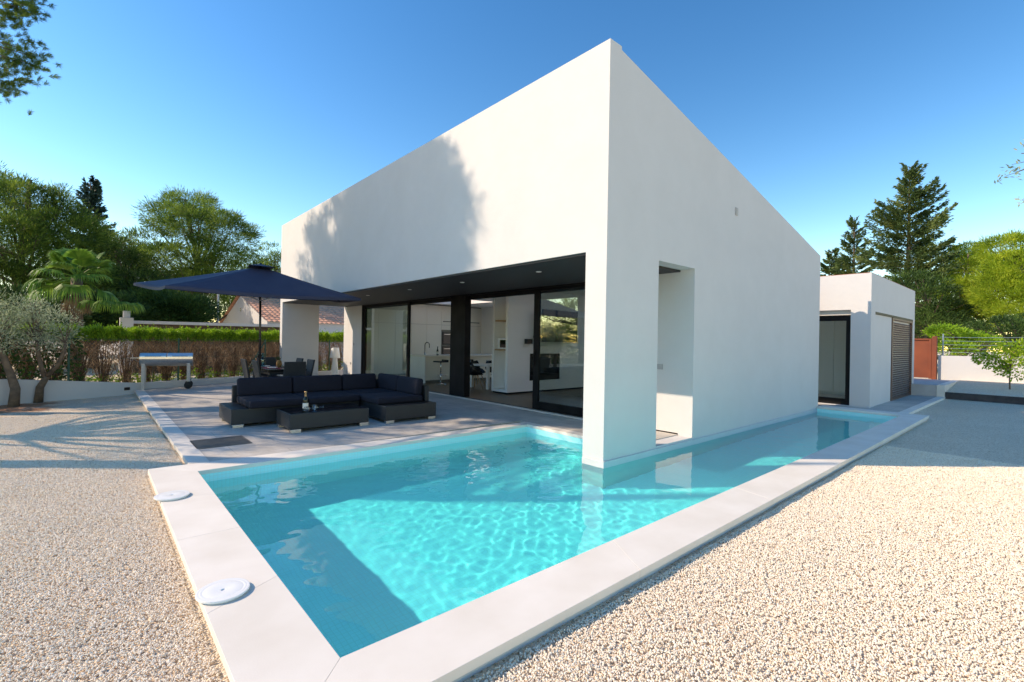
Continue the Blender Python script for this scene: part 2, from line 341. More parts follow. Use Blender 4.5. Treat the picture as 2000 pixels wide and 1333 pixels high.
def leaves(P, D, L, W):                    # rhombic leaves at P pointing along D (length L, width W)
    n = len(P); D = D/np.maximum(np.linalg.norm(D, axis=1, keepdims=True), 1e-6)
    S = np.cross(D, unit(n)); S /= np.maximum(np.linalg.norm(S, axis=1, keepdims=True), 1e-6)
    L = np.broadcast_to(np.asarray(L, float).reshape(-1, 1), (n, 1)); W = np.broadcast_to(np.asarray(W, float).reshape(-1, 1), (n, 1))
    V = np.stack([P, P+D*L*.5+S*W*.5, P+D*L, P+D*L*.5-S*W*.5], 1).reshape(-1, 3)
    return V, np.arange(n*4).reshape(-1, 4)

# ================================================================== SETTING
X0, X1, Y0, Y1, X2 = -4.11, 8.47, -1.65, 2.38, .874
ZW = -.135
# ---- ground
def hgt(x, y):
    if x > 15.305 and y < -1.6: return .10 + .23*min(1, max(0, (x-15.3)/3.2))
    if y > 6 and x < -4.1: return -.10 - .03*min(1, (y-6)/5)
    return -.10
xs = sorted(set([-400, -150, -60, -30, -20, -15] + [-12+.5*i for i in range(15)] + [-4.9, -4.7, -4.5, -4.4, -4.1, -3.9, 8.9, 9.4, 12, 15.3, 15.31] + [15.8, 16.4, 17, 17.8, 18.5, 19.1, 22, 30, 45, 80, 160, 400]))
ys = sorted(set([-400, -150, -60, -30, -15, -8, -5, -3, -2.02, -1.61, -1.6, -.9, 2.7, 4, 5.5] + [6+.6*i for i in range(14)] + [16, 20, 30, 45, 80, 160, 400]))
gv = [(x, y, hgt(x, y)) for y in ys for x in xs]; gf = []
for j in range(len(ys)-1):
    for i in range(len(xs)-1):
        xc, yc = (xs[i]+xs[i+1])/2, (ys[j]+ys[j+1])/2
        if -4.4 < xc < 8.9 and -2.02 < yc < 2.7: continue          # the pool and house sit here
        if -4.1 < xc < 8.9 and 2.6 < yc < 13.8: continue
        gf.append((j*len(xs)+i, j*len(xs)+i+1, (j+1)*len(xs)+i+1, (j+1)*len(xs)+i))
g = MB(); g.v = gv; g.f = gf; ground = g.build('ground', M['gravel']); tag(ground, kind='structure')

# ---- loose pebbles on top of the near gravel
def pebbles(name, rects, dens, size):
    b = MB()
    for (x0, x1, y0, y1) in rects:                       # gently uneven bed
        ax = np.linspace(x0, x1, int((x1-x0)/.09)); ay = np.linspace(y0, y1, int((y1-y0)/.09)); k = len(ax)
        vs = [(x, y, -.0885+.0045*(math.sin(5.1*x+1.7*y)*math.sin(4.3*y-2.1*x+1)+.7*math.sin(11*x+3)*math.sin(9.7*y+1.3*x)+.5*math.sin(23*x+17*y))) for y in ay for x in ax]
        b.add(vs, [(j*k+i, j*k+i+1, (j+1)*k+i+1, (j+1)*k+i) for j in range(len(ay)-1) for i in range(k-1)])
    o = b.build(name, M['pebble']); tag(o, kind='stuff')
    ng = bpy.data.node_groups.new(name, 'GeometryNodeTree'); N = ng.nodes.new; L = ng.links.new
    ng.interface.new_socket('Geometry', in_out='INPUT', socket_type='NodeSocketGeometry'); ng.interface.new_socket('Geometry', in_out='OUTPUT', socket_type='NodeSocketGeometry')
    gi = N('NodeGroupInput'); go = N('NodeGroupOutput')
    dp = N('GeometryNodeDistributePointsOnFaces'); dp.inputs['Density'].default_value = dens; dp.inputs['Seed'].default_value = 3
    ico = N('GeometryNodeMeshIcoSphere'); ico.inputs['Radius'].default_value = 1; ico.inputs['Subdivisions'].default_value = 2
    pos = N('GeometryNodeInputPosition'); nz = N('ShaderNodeTexNoise'); nz.inputs['Scale'].default_value = 1.1; L(pos.outputs[0], nz.inputs['Vector'])
    vm = N('ShaderNodeVectorMath'); vm.operation = 'MULTIPLY_ADD'; vm.inputs[1].default_value = (.9, .9, .9); vm.inputs[2].default_value = (-.45, -.45, -.45); L(nz.outputs['Color'], vm.inputs[0])
    sp = N('GeometryNodeSetPosition'); L(ico.outputs[0], sp.inputs[0]); L(vm.outputs[0], sp.inputs['Offset'])
    sm = N('GeometryNodeSetMaterial'); sm.inputs[2].default_value = M['pebble']; L(sp.outputs[0], sm.inputs[0])
    ii = N('GeometryNodeInstanceOnPoints'); L(gi.outputs[0], dp.inputs[0]); L(dp.outputs[0], ii.inputs[0]); L(sm.outputs[0], ii.inputs['Instance'])
    rr = N('FunctionNodeRandomValue'); rr.data_type = 'FLOAT_VECTOR'; rr.inputs[0].default_value = (0, 0, 0); rr.inputs[1].default_value = (6.28, 6.28, 6.28); L(rr.outputs[0], ii.inputs['Rotation'])
    rs = N('FunctionNodeRandomValue'); rs.data_type = 'FLOAT_VECTOR'; rs.inputs[0].default_value = (size*.55, size*.5, size*.4); rs.inputs[1].default_value = (size*1.35, size*1.2, size*.8); rs.inputs['Seed'].default_value = 5
    L(rs.outputs[0], ii.inputs['Scale'])
    L(ii.outputs[0], go.inputs[0]); mod = o.modifiers.new('pebbles', 'NODES'); mod.node_group = ng
    return o
pebbles('gravel', [(-6.2, -4.535, -3.0, 2.84), (-7.6, -4.15, 2.84, 9.0), (-4.3, 4.6, -4.4, -2.075)], 8600, .0061)

# ---- terrace, coping, pool
t = MB(); 
t.prism([(-3.94, 2.78), (.9, 2.78), (2.31, 2.78), (2.31, 14.33), (2.5, 15.3), (-4.0, 12.62)], 'z', -.3, -.008)
t.box(1.08, 2.31, .25, 2.78, -.3, -.0081)
terrace = t.build('terrace', M['terrace']); tag(terrace, kind='structure')
cp = MB()
def slab(poly, z=0.0): cp.prism(poly, 'z', z-.05, z)
J = .002
def band(p0, p1, q0, q1, n):                # p0->p1 inner edge, q0->q1 outer edge, n slabs
    p0, p1, q0, q1 = map(Vector, (p0, p1, q0, q1)); Lg = (p1-p0).length; e = J/2/Lg
    for i in range(n):
        a, b = i/n + (e if i else 0), (i+1)/n - (e if i < n-1 else 0)
        slab([tuple(p0.lerp(p1, a)), tuple(p0.lerp(p1, b)), tuple(q0.lerp(q1, b)), tuple(q0.lerp(q1, a))])
band((X0, Y0), (X0, Y1), (-4.52, -2.06), (-4.52, 2.80), 4)
band((X0+J, Y0), (X1, Y0), (-4.52+J, -2.06), (8.96, -2.06), 6)
band((X0, Y1+J), (X2+.006, Y1+J), (-4.52, 2.80+J), (1.08, 2.60), 5)
band((X2+.01, Y1), (X2+.01, .26), (1.08, 2.6-J), (1.08, .26), 2)
band((X1, Y0+J), (X1, -.01), (8.96, -2.06+J), (8.96, -.01), 1)
band((-4.14, 2.81), (-4.14, 12.45), (-3.935, 2.79), (-3.935, 12.53), 9)
for poly in ([(X0, Y0), (X0, Y1), (-4.515, 2.795), (-4.515, -2.055)], [(X0, Y0), (X1, Y0), (8.955, -2.055), (-4.515, -2.055)], [(X0, Y1), (X2, Y1), (1.075, 2.595), (-4.515, 2.795)], [(X2+.005, Y1), (1.075, 2.595), (1.075, .27), (X2+.005, .27)]):
    ctr = Vector((sum(p[0] for p in poly)/4, sum(p[1] for p in poly)/4)); cp.prism([(p[0], p[1]) for p in poly], 'z', -.046, -.0035)
coping = cp.build('pool_coping', M['coping'], bevel=.0015); tag(coping, kind='structure')
cw = MB()                                    # outer face of the pool wall under the coping, seen above the gravel
for (a, b, c, d) in ((-4.49, -4.4, -2.03, 2.77), (-4.4, 8.93, -2.03, -1.94), (8.84, 8.93, -1.94, -.01), (-4.11, -3.97, 2.80, 12.4)): cw.box(a, b, c, d, -.4, -.0505)
cw.box(-4.4, -4.12, 2.70, 2.77, -.4, -.0505)
tag(cw.build('pool_outer_wall', M['plaster']), kind='structure')
PD = -.98
pb = MB()
pb.add([(X0, Y0, PD), (X1, Y0, PD), (X1, .02, PD), (X2, .02, PD), (X2, Y1, PD), (X0, Y1, PD)], [(0, 1, 2, 3, 4, 5)])
for a, b in (((X0, Y0), (X1, Y0)), ((X1, Y0), (X1, .02)), ((X1, .02), (X2, .02)), ((X2, .02), (X2, Y1)), ((X2, Y1), (X0, Y1)), ((X0, Y1), (X0, Y0))):
    pb.add([(a[0], a[1], PD), (b[0], b[1], PD), (b[0], b[1], -.045), (a[0], a[1], -.045)], [(0, 1, 2, 3)])
pool = pb.build('pool_basin', M['pool']); tag(pool, kind='structure')

# ---- water: a real rippled sheet
def wave(x, y):
    z = 0
    r_ = np.random.default_rng(3)
    for k in range(60):
        lam = .075*2**(r_.uniform(0, 2.9)); a = r_.uniform(0, 2*math.pi); ph = r_.uniform(0, 6.28)
        wx = x + .10*np.sin(1.7*y+k) + .05*np.sin(4.1*y+2*k); wy = y + .10*np.sin(1.9*x+1.3*k) + .05*np.sin(3.7*x+k)
        z = z + .00036*lam**.8*np.sin(2*math.pi/lam*(wx*math.cos(a)+wy*math.sin(a))+ph)*3.0
    amp = .55 + .75*np.exp(-((x+1.2)**2/2.6+(y-.9)**2/2.2)) + .25*np.sin(.9*x+1)*np.sin(1.1*y)
    return z*amp*.48
st = .02
gx = np.arange(X0, X1+.001, st); gx[-1] = X1; gy = np.arange(Y0, Y1+.001, st); gy[-1] = Y1
XX, YY = np.meshgrid(gx, gy); ZZ = ZW + wave(XX, YY)
V = np.stack([XX, YY, ZZ], -1).reshape(-1, 3); nx = len(gx)
I, Jd = np.meshgrid(np.arange(len(gx)-1), np.arange(len(gy)-1)); 
keep = ~((XX[:-1, :-1] > X2-.02) & (YY[:-1, :-1] > .0))
I = I[keep]; Jd = Jd[keep]
Fq = np.stack([Jd*nx+I, Jd*nx+I+1, (Jd+1)*nx+I+1, (Jd+1)*nx+I], 1)
mw = bpy.data.materials.new('pool_water'); mw.use_nodes = True; t_ = mw.node_tree; t_.nodes.clear()
rf = t_.nodes.new('ShaderNodeBsdfPrincipled'); rf.inputs['IOR'].default_value = 1.33; rf.inputs['Roughness'].default_value = 0
rf.inputs[0].default_value = (.05, 1.0, 1.0, 1); rf.inputs['Transmission Weight'].default_value = 1; rf.inputs['Specular IOR Level'].default_value = .28; ou = t_.nodes.new('ShaderNodeOutputMaterial'); t_.links.new(rf.outputs[0], ou.inputs[0])
water = npmesh('water', V, Fq, mw); tag(water, kind='structure')
water.data.polygons.foreach_set('use_smooth', [True]*len(water.data.polygons))
water.cycles.is_caustics_caster = True; pool.cycles.is_caustics_receiver = True; ld.cycles.is_caustics_light = True

# ================================================================== HOUSE
H1, HL, L, W = 5.455, 3.75, 8.59, 14.33
house = empty('house', (0, 0, 0), 'large white rendered modern house with sloping roofline and covered porch beside the pool', 'house')
def rz(x): return H1 + (HL-H1)*x/L
wA = MB(); wA.prism([(0, -1.44), (0, H1), (W, H1), (W, -.25), (W-.25, -.25), (W-.25, 2.72), (.35, 2.72), (.35, -1.44)], 'x', 0, .25)
wallA = wA.build('wall', M['plaster'], house)
wB = MB(); a, b = .25, .25
wB.prism([(.25, -1.44), (1.24, -1.44), (1.24, 2.72), (.25, 2.72)], 'y', 0, .25)
wB.prism([(2.31, -1.44), (L, -1.44), (L, 2.72), (2.31, 2.72)], 'y', 0, .25)
wB.prism([(.25, 2.72), (L, 2.72), (L, HL), (.25, rz(.25))], 'y', 0, .25)
wB.prism([(1.24, -1.44), (2.31, -1.44), (2.31, -.02), (1.24, -.02)], 'y', 0, .25)
wallB = wB.build('wall', M['plaster'], house)
for o in (wallA, wallB): o.cycles.is_caustics_receiver = True
wC = MB(); y0, y1 = W-.25, W
wC.prism([(.25, -.25), (1.27, -.25), (1.27, 2.72), (.25, 2.72)], 'y', y0, y1)
wC.prism([(2.31, -.25), (L, -.25), (L, 2.72), (2.31, 2.72)], 'y', y0, y1)
wC.prism([(.25, 2.72), (L, 2.72), (L, HL), (.25, rz(.25))], 'y', y0, y1)
wC.build('wall', M['plaster'], house)
pl = MB(); pl.prism([(-.018, .345), (-.018, -.022), (L-.01, -.022), (L-.01, -.0005), (-.0005, -.0005), (-.0005, .345)], 'z', -.4, -.05)
pl.build('plinth', M['plaster'], house, bevel=.003)
wg = MB(); wg.box(2.31, 2.5, .25, .75, -.1, 2.98); wg.box(2.31, 2.5, 12.72, y0, -.1, 2.98); wg.box(2.40, 2.5, .75, 12.72, 2.70, 2.98)
wg.build('wall', M['plaster'], house)
sf = MB(); sf.box(.03, .25, .352, y0-.002, 2.69, 2.716); sf.box(.25, 2.31, .252, y0-.002, 2.69, 2.716); sf.build('soffit', M['soffit'], house)
bw = MB()
for (ya, yb, za, zb) in ((.25, .9, -.1, 3.2), (5.9, 6.9, -.1, 3.2), (12.4, y0, -.1, 3.2), (6.9, 12.4, -.1, .1), (6.9, 12.4, 2.9, 3.2), (.9, 5.9, -.1, .1), (.9, 5.9, 2.9, 3.2)): bw.box(8.35, L, ya, yb, za, zb)
bw.build('wall', M['plaster_in'], house)  # rear window openings, out of view, put in to light the rooms
cl = MB(); cl.box(2.5, 8.35, .25, 1.0, 2.985, 3.1); cl.box(2.5, 8.35, 5.0, 10.4, 2.985, 3.1); cl.box(2.5, 4.3, 1.0, 5.0, 2.985, 3.1); cl.box(6.6, 8.35, 1.0, 5.0, 2.985, 3.1); cl.box(2.5, 4.3, 10.4, y0, 2.985, 3.1); cl.box(6.6, 8.35, 10.4, y0, 2.985, 3.1); cl.box(4.3, 6.6, 13.0, y0, 2.985, 3.1); cl.build('ceiling', M['plaster_in'], house)
fl = MB(); fl.box(2.31, 8.35, .25, y0, -.1, .012); fl.build('floor', M['wood'], house)
# roof of clay tiles behind the parapets, its eave just past the back wall
ny = 420; vy = np.linspace(.252, y0-.002, ny); rv = []; rfc = []
for k, (x, z) in enumerate(((.26, 5.05), (4.3, 4.27), (6.6, 3.81), (L+.06, 3.40), (L+.06, 3.33))):
    for yv in vy: rv.append((x, yv, z + (.045*abs(math.sin(yv*math.pi/.24)) if k < 4 else 0)))
for k in range(4):
    for i in range(ny-1):
        if k == 1 and (10.4 < vy[i] < 13.0 or 1.0 < vy[i] < 5.0): continue          # two unseen roof openings, added to bring daylight indoors
        rfc.append((k*ny+i, k*ny+i+1, (k+1)*ny+i+1, (k+1)*ny+i))
r = MB(); r.add(rv, rfc); r.build('roof', M['tile'], house)
for y in (1.97, 4.21, 6.37, 8.69, 10.9):
    d = MB(); d.lathe([(.028, .004), (.045, 0), (.05, -.006), (.046, -.012), (.03, -.012), (.028, 0)], (.70, y, 2.692), 20); f_ = d.build('downlight', M['white'], house, smooth=True)
    d = MB(); d.lathe([(.0, -.006), (.027, -.006), (.027, -.002), (0, -.002)], (.70, y, 2.69), 16, cap=False); d.build('lens', M['white'], f_)
def wallbox(name, c, sx, sy, sz, m): b_ = MB(); b_.obox(c, sx, sy, sz); return b_.build(name, m, house, bevel=.003)
v_ = wallbox('wall_vent', (3.79, -.008, 3.93), .10, .014, .14, M['concrete'])
s_ = MB(); [s_.obox((3.79, -.018, 3.885+.03*i), .08, .006, .008) for i in range(4)]; s_.build('louvre', M['steel_paint'], v_)
wallbox('socket', (2.302, .60, 1.10), .014, .11, .09, M['steel_paint'])
wallbox('switch', (2.302, 13.35, 1.27), .014, .08, .08, M['steel_paint']); wallbox('socket', (2.302, 13.62, .55), .014, .08, .08, M['steel_paint'])

# glazing
GX = 2.31
def framed(name, ya, yb, x, gl=True, handle=None, fw=.07, bot=.10):
    e = MB(); e.box(x, x+.06, ya, ya+fw, .012, 2.66); e.box(x, x+.06, yb-fw, yb, .012, 2.66); e.box(x, x+.06, ya+fw, yb-fw, .012, bot+.012); e.box(x, x+.06, ya+fw, yb-fw, 2.60, 2.66)
    f_ = e.build(name, M['black'], house, bevel=.003)
    if gl: p_ = MB(); p_.box(x+.024, x+.034, ya+fw, yb-fw, bot+.012, 2.60); p_.build('glass_pane', M['glass'], f_)
    if handle: h = MB(); h.box(x-.035, x-.018, handle-.012, handle+.012, .95, 1.3); h.box(x-.02, x+.001, handle-.01, handle+.01, .97, 1.0); h.box(x-.02, x+.001, handle-.01, handle+.01, 1.25, 1.28); h.build('handle', M['black'], f_, bevel=.002)
    return f_
framed('glass_door', .76, 3.76, GX+.02, handle=3.70, fw=.16, bot=.17)
framed('glass_door', 9.30, 12.6, GX+.02, handle=9.36, fw=.12)
pst = MB(); pst.box(GX-.02, GX+.17, 6.30, 6.97, .012, 2.69); pst.build('post', M['black'], house, bevel=.004)
tr_ = MB(); tr_.box(GX+.001, GX+.16, .751, 12.72, 2.66, 2.689); tr_.box(GX+.08, GX+.16, .751, 6.29, 2.56, 2.66); tr_.box(GX+.08, GX+.16, 6.98, 12.72, 2.56, 2.66); tr_.box(GX+.001, GX+.16, 12.6, 12.72, .013, 2.66); tr_.build('door_head', M['black'], house)
sl = MB(); sl.box(GX-.03, GX+.18, .76, 12.6, -.008, .0115); sl.build('threshold', M['black'], house, bevel=.002)
st_ = MB(); st_.box(GX-.16, GX-.031, .76, 12.6, -.0075, .004); st_.build('sill_strip', M['coping'], house)
for ya in (.9, 3.4, 5.84, 6.9, 9.6, 12.34): k_ = MB(); k_.box(8.44, 8.50, ya, ya+.06, .1, 2.9); k_.build('added_window_frame', M['black'], house)  # uprights of the unseen rear windows, added for interior daylight
for ya, yb in ((10.4, 13.0), (1.0, 5.0)):
    sk = MB(); sk.box(4.25, 4.2999, ya, yb, 3.101, 4.22); sk.box(6.6001, 6.65, ya, yb, 3.101, 3.79); sk.box(4.3, 6.6, ya-.05, ya-.0001, 3.101, 3.79); sk.box(4.3, 6.6, yb+.0001, yb+.05, 3.101, 3.79); sk.build('added_skylight_shaft', M['plaster_in'], house)  # shafts under the added roof openings, extra daylight for the interior

# kitchen
kc = MB(); KY = 13.45
xe = [2.6+.72*i for i in range(9)]
kb = MB(); kb.box(2.52, 8.34, KY+.02, y0, .012, 2.98); kb.build('cabinet_carcass', M['cabinet_dark'], house)
for a_, b_2 in zip(xe[:-1], xe[1:]):
    for za, zb in ((.10, 2.12), (2.128, 2.94)):
        if 6.2 < (a_+b_2)/2 < 6.92 and za < 1: kc.box(a_+.004, b_2-.004, KY, KY+.02, .1, .62); kc.box(a_+.004, b_2-.004, KY, KY+.02, 1.92, zb)
        else: kc.box(a_+.004, b_2-.004, KY, KY+.02, za, zb)
kc.build('cabinet_front', M['cabinet'], house, bevel=.002)
part_ = MB(); PX0, PX1, PY0, PY1 = 3.6, 8.35, 6.09, 6.78
part_.box(PX0+.42, PX1, PY0, PY1, .06, 2.985); part_.box(PX0, PX0+.42, PY0, PY0+.09, .06, 2.985); part_.box(PX0, PX0+.42, PY1-.09, PY1, .06, 2.985); part_.box(PX0, PX0+.42, PY0+.09, PY1-.09, .06, .14)
pt = part_.build('partition', M['plaster_in'], house)
k_ = MB(); k_.box(PX0+.03, PX1, PY0+.03, PY1-.03, .012, .06); k_.build('skirting', M['black'], pt)
for z in (1.24, 2.06): k_ = MB(); k_.box(PX0+.03, PX0+.42, PY0+.09, PY1-.09, z-.02, z+.02); k_.build('shelf', M['wood_light'], pt)
k_ = MB(); k_.box(4.45, 5.70, PY0-.012, PY0-.0005, .36, 1.14); fp = k_.build('fireplace', M['screen'], house, bevel=.003)
k_ = MB(); k_.box(4.50, 5.65, PY0-.018, PY0-.0125, .42, .50); k_.build('firebox', M['blackplastic'], fp)

# ---- things indoors
def oven(x, z, label):
    o = empty('oven', (x, KY, z), label, 'oven', 'built-in black ovens of the kitchen')
    b_ = MB(); b_.box(x-.29, x+.29, KY-.012, KY+.3, z, z+.56); b_.build('body', M['blackplastic'], o, bevel=.004)
    b_ = MB(); b_.box(x-.25, x+.25, KY-.018, KY-.0125, z+.06, z+.40); b_.build('door', M['screen'], o, bevel=.002)
    b_ = MB(); b_.box(x-.24, x+.24, KY-.045, KY-.03, z+.44, z+.455); b_.box(x-.22, x-.20, KY-.04, KY-.012, z+.44, z+.455); b_.box(x+.20, x+.22, KY-.04, KY-.012, z+.44, z+.455); b_.build('handle', M['chrome'], o)
oven(6.56, .66, 'lower black built-in oven in the beige kitchen wall, chrome handle'); oven(6.56, 1.28, 'upper black built-in oven in the beige kitchen wall, above the other oven')
isl = empty('kitchen_island', (3.35, 10.05, 0), 'white and beige kitchen island with sink behind the bar stools', 'kitchen island')
b_ = MB(); b_.box(3.45, 7.0, 10.2, 11.15, .10, .90); b_.build('body', M['cabinet'], isl, bevel=.003)
b_ = MB(); b_.box(3.42, 3.4495, 10.13, 11.2, .012, .90); b_.build('end_panel', M['white'], isl)
b_ = MB(); b_.box(3.40, 7.05, 10.08, 11.25, .901, .945); b_.build('worktop', M['cabinet'], isl, bevel=.004)
b_ = MB(); b_.box(3.5, 6.95, 10.25, 11.1, .012, .0995); b_.build('plinth', M['cabinet_dark'], isl)
fau = empty('kitchen_tap', (3.75, 10.7, .945), 'tall curved chrome tap on the kitchen island', 'tap')
b_ = MB(); b_.lathe([(.03, 0), (.03, .03), (.022, .05), (.022, .16)], (3.75, 10.7, .945), 16); b_.build('base', M['chrome'], fau, smooth=True)
b_ = MB(); b_.tube([(3.75, 10.7, 1.10), (3.75, 10.7, 1.30)] + [(3.75+.09-.09*math.cos(a), 10.7, 1.30+.09*math.sin(a)) for a in np.linspace(0, math.pi, 12)] + [(3.93, 10.7, 1.2)], .014, 10); b_.build('spout', M['blackplastic'], fau, smooth=True)
def wine(name, loc, h, glassm, foil, label, cat='bottle', lab=True, r=.037):
    o = empty(name, loc, label, cat); x, y, z = loc
    b_ = MB(); b_.lathe([(0, .0), (r*.9, 0), (r, .01), (r, h*.52), (r*.92, h*.60), (r*.5, h*.70), (r*.38, h*.76), (r*.36, h*.9)], loc, 24, cap=False); b_.build('glass', glassm, o, smooth=True)
    b_ = MB(); b_.lathe([(r*.40, h*.72), (r*.42, h*.74), (r*.40, h*.93), (r*.5, h*.94), (r*.48, h*.99), (0, h)], loc, 20, cap=False); b_.build('foil', foil, o, smooth=True)
    if lab: b_ = MB(); b_.lathe([(r+.0008, h*.14), (r+.0012, h*.145), (r+.0012, h*.40), (r+.0008, h*.405)], loc, 24, cap=False); b_.build('label', M['paper'], o, smooth=True)
    return o
wine('wine_bottle', (4.05, 10.35, .945), .31, M['bottle_dark'], M['blackplastic'], 'dark wine bottle standing on the kitchen island')
def stool(x, y, label):
    o = empty('bar_stool', (x, y, .012), label, 'bar stool', 'bar stools at the kitchen island')
    b_ = MB(); b_.lathe([(0, 0), (.2, 0), (.205, .01), (.05, .03), (.03, .05)], (x, y, .012), 28, cap=False); b_.build('base', M['chrome'], o, smooth=True)
    b_ = MB(); b_.tube([(x, y, .05), (x, y, .45)], .028, 12); b_.tube([(x, y, .45), (x, y, .74)], .018, 12); b_.build('column', M['chrome'], o, smooth=True)
    b_ = MB(); b_.obox((x, y, .765), .40, .36, .05); b_.obox((x+.17, y, .80), .06, .36, .06); b_.build('seat', M['blackplastic'], o, bevel=.018, seg=3)
    b_ = MB(); b_.tube([(x-.13, y-.14, .32), (x+.13, y-.14, .32), (x+.13, y-.02, .32), (x, y, .32), (x-.13, y-.02, .32), (x-.13, y-.14, .32)], .009, 8); b_.build('footrest', M['chrome'], o)
stool(3.72, 9.62, 'black bar stool with chrome column nearest the white end of the kitchen island')
stool(4.75, 9.62, 'black bar stool partly hidden behind the black door post, at the kitchen island')
tb = empty('dining_table', (4.9, 7.85, .012), 'white rectangular dining table inside the house beyond the open door', 'table')
b_ = MB(); b_.box(3.95, 5.95, 7.40, 8.35, .70, .75); b_.build('tabletop', M['white'], tb, bevel=.004)
for lx in (3.98, 5.84):
    for ly in (7.43, 8.24): b_ = MB(); b_.box(lx, lx+.08, ly, ly+.08, .012, .699); b_.build('leg', M['white'], tb, bevel=.003)
def shell_chair(x, y, rz_, label):
    o = empty('shell_chair', (0, 0, 0), label, 'chair', 'black shell chairs around the white dining table')
    prof = [(-.02, .43), (.0, .42), (.2, .41), (.36, .43), (.42, .52), (.46, .68), (.49, .80)]; b_ = MB(); vs = []; fs = []; nn = 9
    for i, (px_, pz) in enumerate(prof):
        wd = (.20, .22, .235, .24, .23, .22, .15)[i]
        for j in range(nn):
            s = -1+2*j/(nn-1); vs.append((px_-.22-(.10*s*s if i > 3 else 0), s*wd, pz+(.14 if 1 < i < 5 else .03)*abs(s)**4))
    for i in range(len(prof)-1):
        for j in range(nn-1): fs.append((i*nn+j, i*nn+j+1, (i+1)*nn+j+1, (i+1)*nn+j))
    b_.add(vs, fs); sh = b_.build('shell', M['blackplastic'], o, smooth=True); sm = sh.modifiers.new('thickness', 'SOLIDIFY'); sm.thickness = .012
    for sx_ in (-1, 1):
        for sy_ in (-1, 1): b_ = MB(); b_.tube([(sx_*.1, sy_*.1, .42), (sx_*.21, sy_*.22, 0)], [.014, .009], 8); b_.build('leg', M['wood_light'], o, smooth=True)
    o.location = (x, y, .012); o.rotation_euler = (0, 0, rz_); return o
shell_chair(3.75, 7.85, R(180), 'black shell chair at the near end of the white indoor table')
for k, (x, y, r_, l_) in enumerate(((4.35, 7.25, R(-90), 'black shell chair on the near side of the white indoor table beside the partition'), (4.4, 8.55, R(90), 'black shell chair on the far side of the white table, closest to the door post'), (5.1, 8.55, R(90), 'black shell chair on the far side of the white table, next to the partition niche'))):
    shell_chair(x, y, r_, l_)
ra = empty('television', (5.4, 5.7, 1.5), 'large black flat television on a wall arm above the fireplace', 'television')
b_ = MB(); b_.obox((5.40, 5.80, 1.95), 1.62, .05, .93, Matrix.Rotation(R(4), 3, 'Z')); b_.build('screen', M['screen'], ra, bevel=.004)
b_ = MB(); b_.box(4.50, 5.3, 5.98, 6.02, 1.6, 1.66); b_.box(5.2, 5.5, 5.86, 6.089, 1.8, 2.1); b_.build('wall_arm', M['blackplastic'], ra)
b_ = MB(); b_.box(4.22, 4.42, 5.95, 6.089, 1.42, 1.56); tag(b_.build('media_box', M['blackplastic'], bevel=.006), 'small black box fixed to the partition left of the television', 'media box')
mwv = empty('microwave', (3.85, 6.4, 1.26), 'small white microwave with dark door on the lower niche shelf', 'microwave')
b_ = MB(); b_.box(3.68, 3.98, 6.2, 6.64, 1.261, 1.56); b_.build('body', M['white'], mwv, bevel=.01)
b_ = MB(); b_.box(3.672, 3.6795, 6.22, 6.52, 1.30, 1.52); b_.build('door', M['screen'], mwv)
ph_ = empty('pendant_lamp', (5.0, 10.7, 2.98), 'thin dark bar pendant hanging over the kitchen island', 'lamp')
b_ = MB(); b_.box(4.5, 6.1, 10.65, 10.72, 2.14, 2.17); b_.build('bar', M['cabinet_dark'], ph_)
for cx_ in (4.8, 5.8): b_ = MB(); b_.tube([(cx_, 10.68, 2.17), (cx_, 10.68, 2.985)], .002, 6); b_.build('cable', M['chrome'], ph_)

# ================================================================== ANNEX
ax_, ay_, aL, aH, ab = 9.8, -.80, 15.6, 3.385, -.3
an = empty('annex', (ax_, ay_, 0), 'small white flat-roofed annex with a brown louvred shutter at the far end of the pool', 'building')
b_ = MB()
for (ya, yb, za, zb) in ((-.8, -.37, ab, aH), (1.7, 3.0, ab, aH), (-.37, 1.7, 2.46, aH), (-.37, 1.7, ab, -.04)): b_.box(ax_, ax_+.22, ya, yb, za, zb)
b_.build('wall', M['plaster'], an)
b_ = MB()                                   # side wall with a shallow recess for the sliding shutter
b_.box(ax_+.22, aL, ay_+.08, ay_+.25, ab, aH); b_.box(ax_+.22, ax_+.45, ay_, ay_+.0799, ab, aH); b_.box(15.3, aL, ay_, ay_+.0799, ab, aH); b_.box(ax_+.45, 15.3, ay_, ay_+.0799, 2.42, aH)
b_.box(ax_+.45, 12.28, ay_+.025, ay_+.0799, ab, 2.36)
b_.build('wall', M['plaster'], an)
b_ = MB(); b_.box(aL-.22, aL, ay_+.25, 3.0, ab, aH); b_.box(ax_, 10.3, 3.0, 3.2, ab, aH); b_.box(12.5, aL, 3.0, 3.2, ab, aH); b_.box(10.3, 12.5, 3.0, 3.2, 2.6, aH); b_.build('wall', M['plaster'], an)  # gap in the unseen back wall, added to brighten the annex interior
b_ = MB(); b_.box(ax_+.22, aL-.22, ay_+.25, 3.0, aH-.3, aH-.15); b_.build('roof', M['plaster_in'], an)
b_ = MB(); b_.box(ax_+.004, aL-.004, ay_+.004, ay_+.2, aH, aH+.012); b_.box(ax_+.004, ax_+.2, ay_+.2, 3.1, aH, aH+.012); b_.build('parapet_cap', M['terracotta'], an)
b_ = MB(); b_.box(ax_+.22, aL-.25, ay_+.25, 3.0, ab, -.03); b_.build('floor', M['concrete'], an)
b_ = MB(); b_.box(12.7, 12.75, ay_+.25, 3.0, -.03, aH-.3); 
for i in range(5): b_.box(12.66, 12.7, -.5+.62*i, .1+.62*i, .05, 2.3)
b_.build('wardrobe', M['plaster_in'], an, bevel=.004)
b_ = MB(); fx = ax_+.10
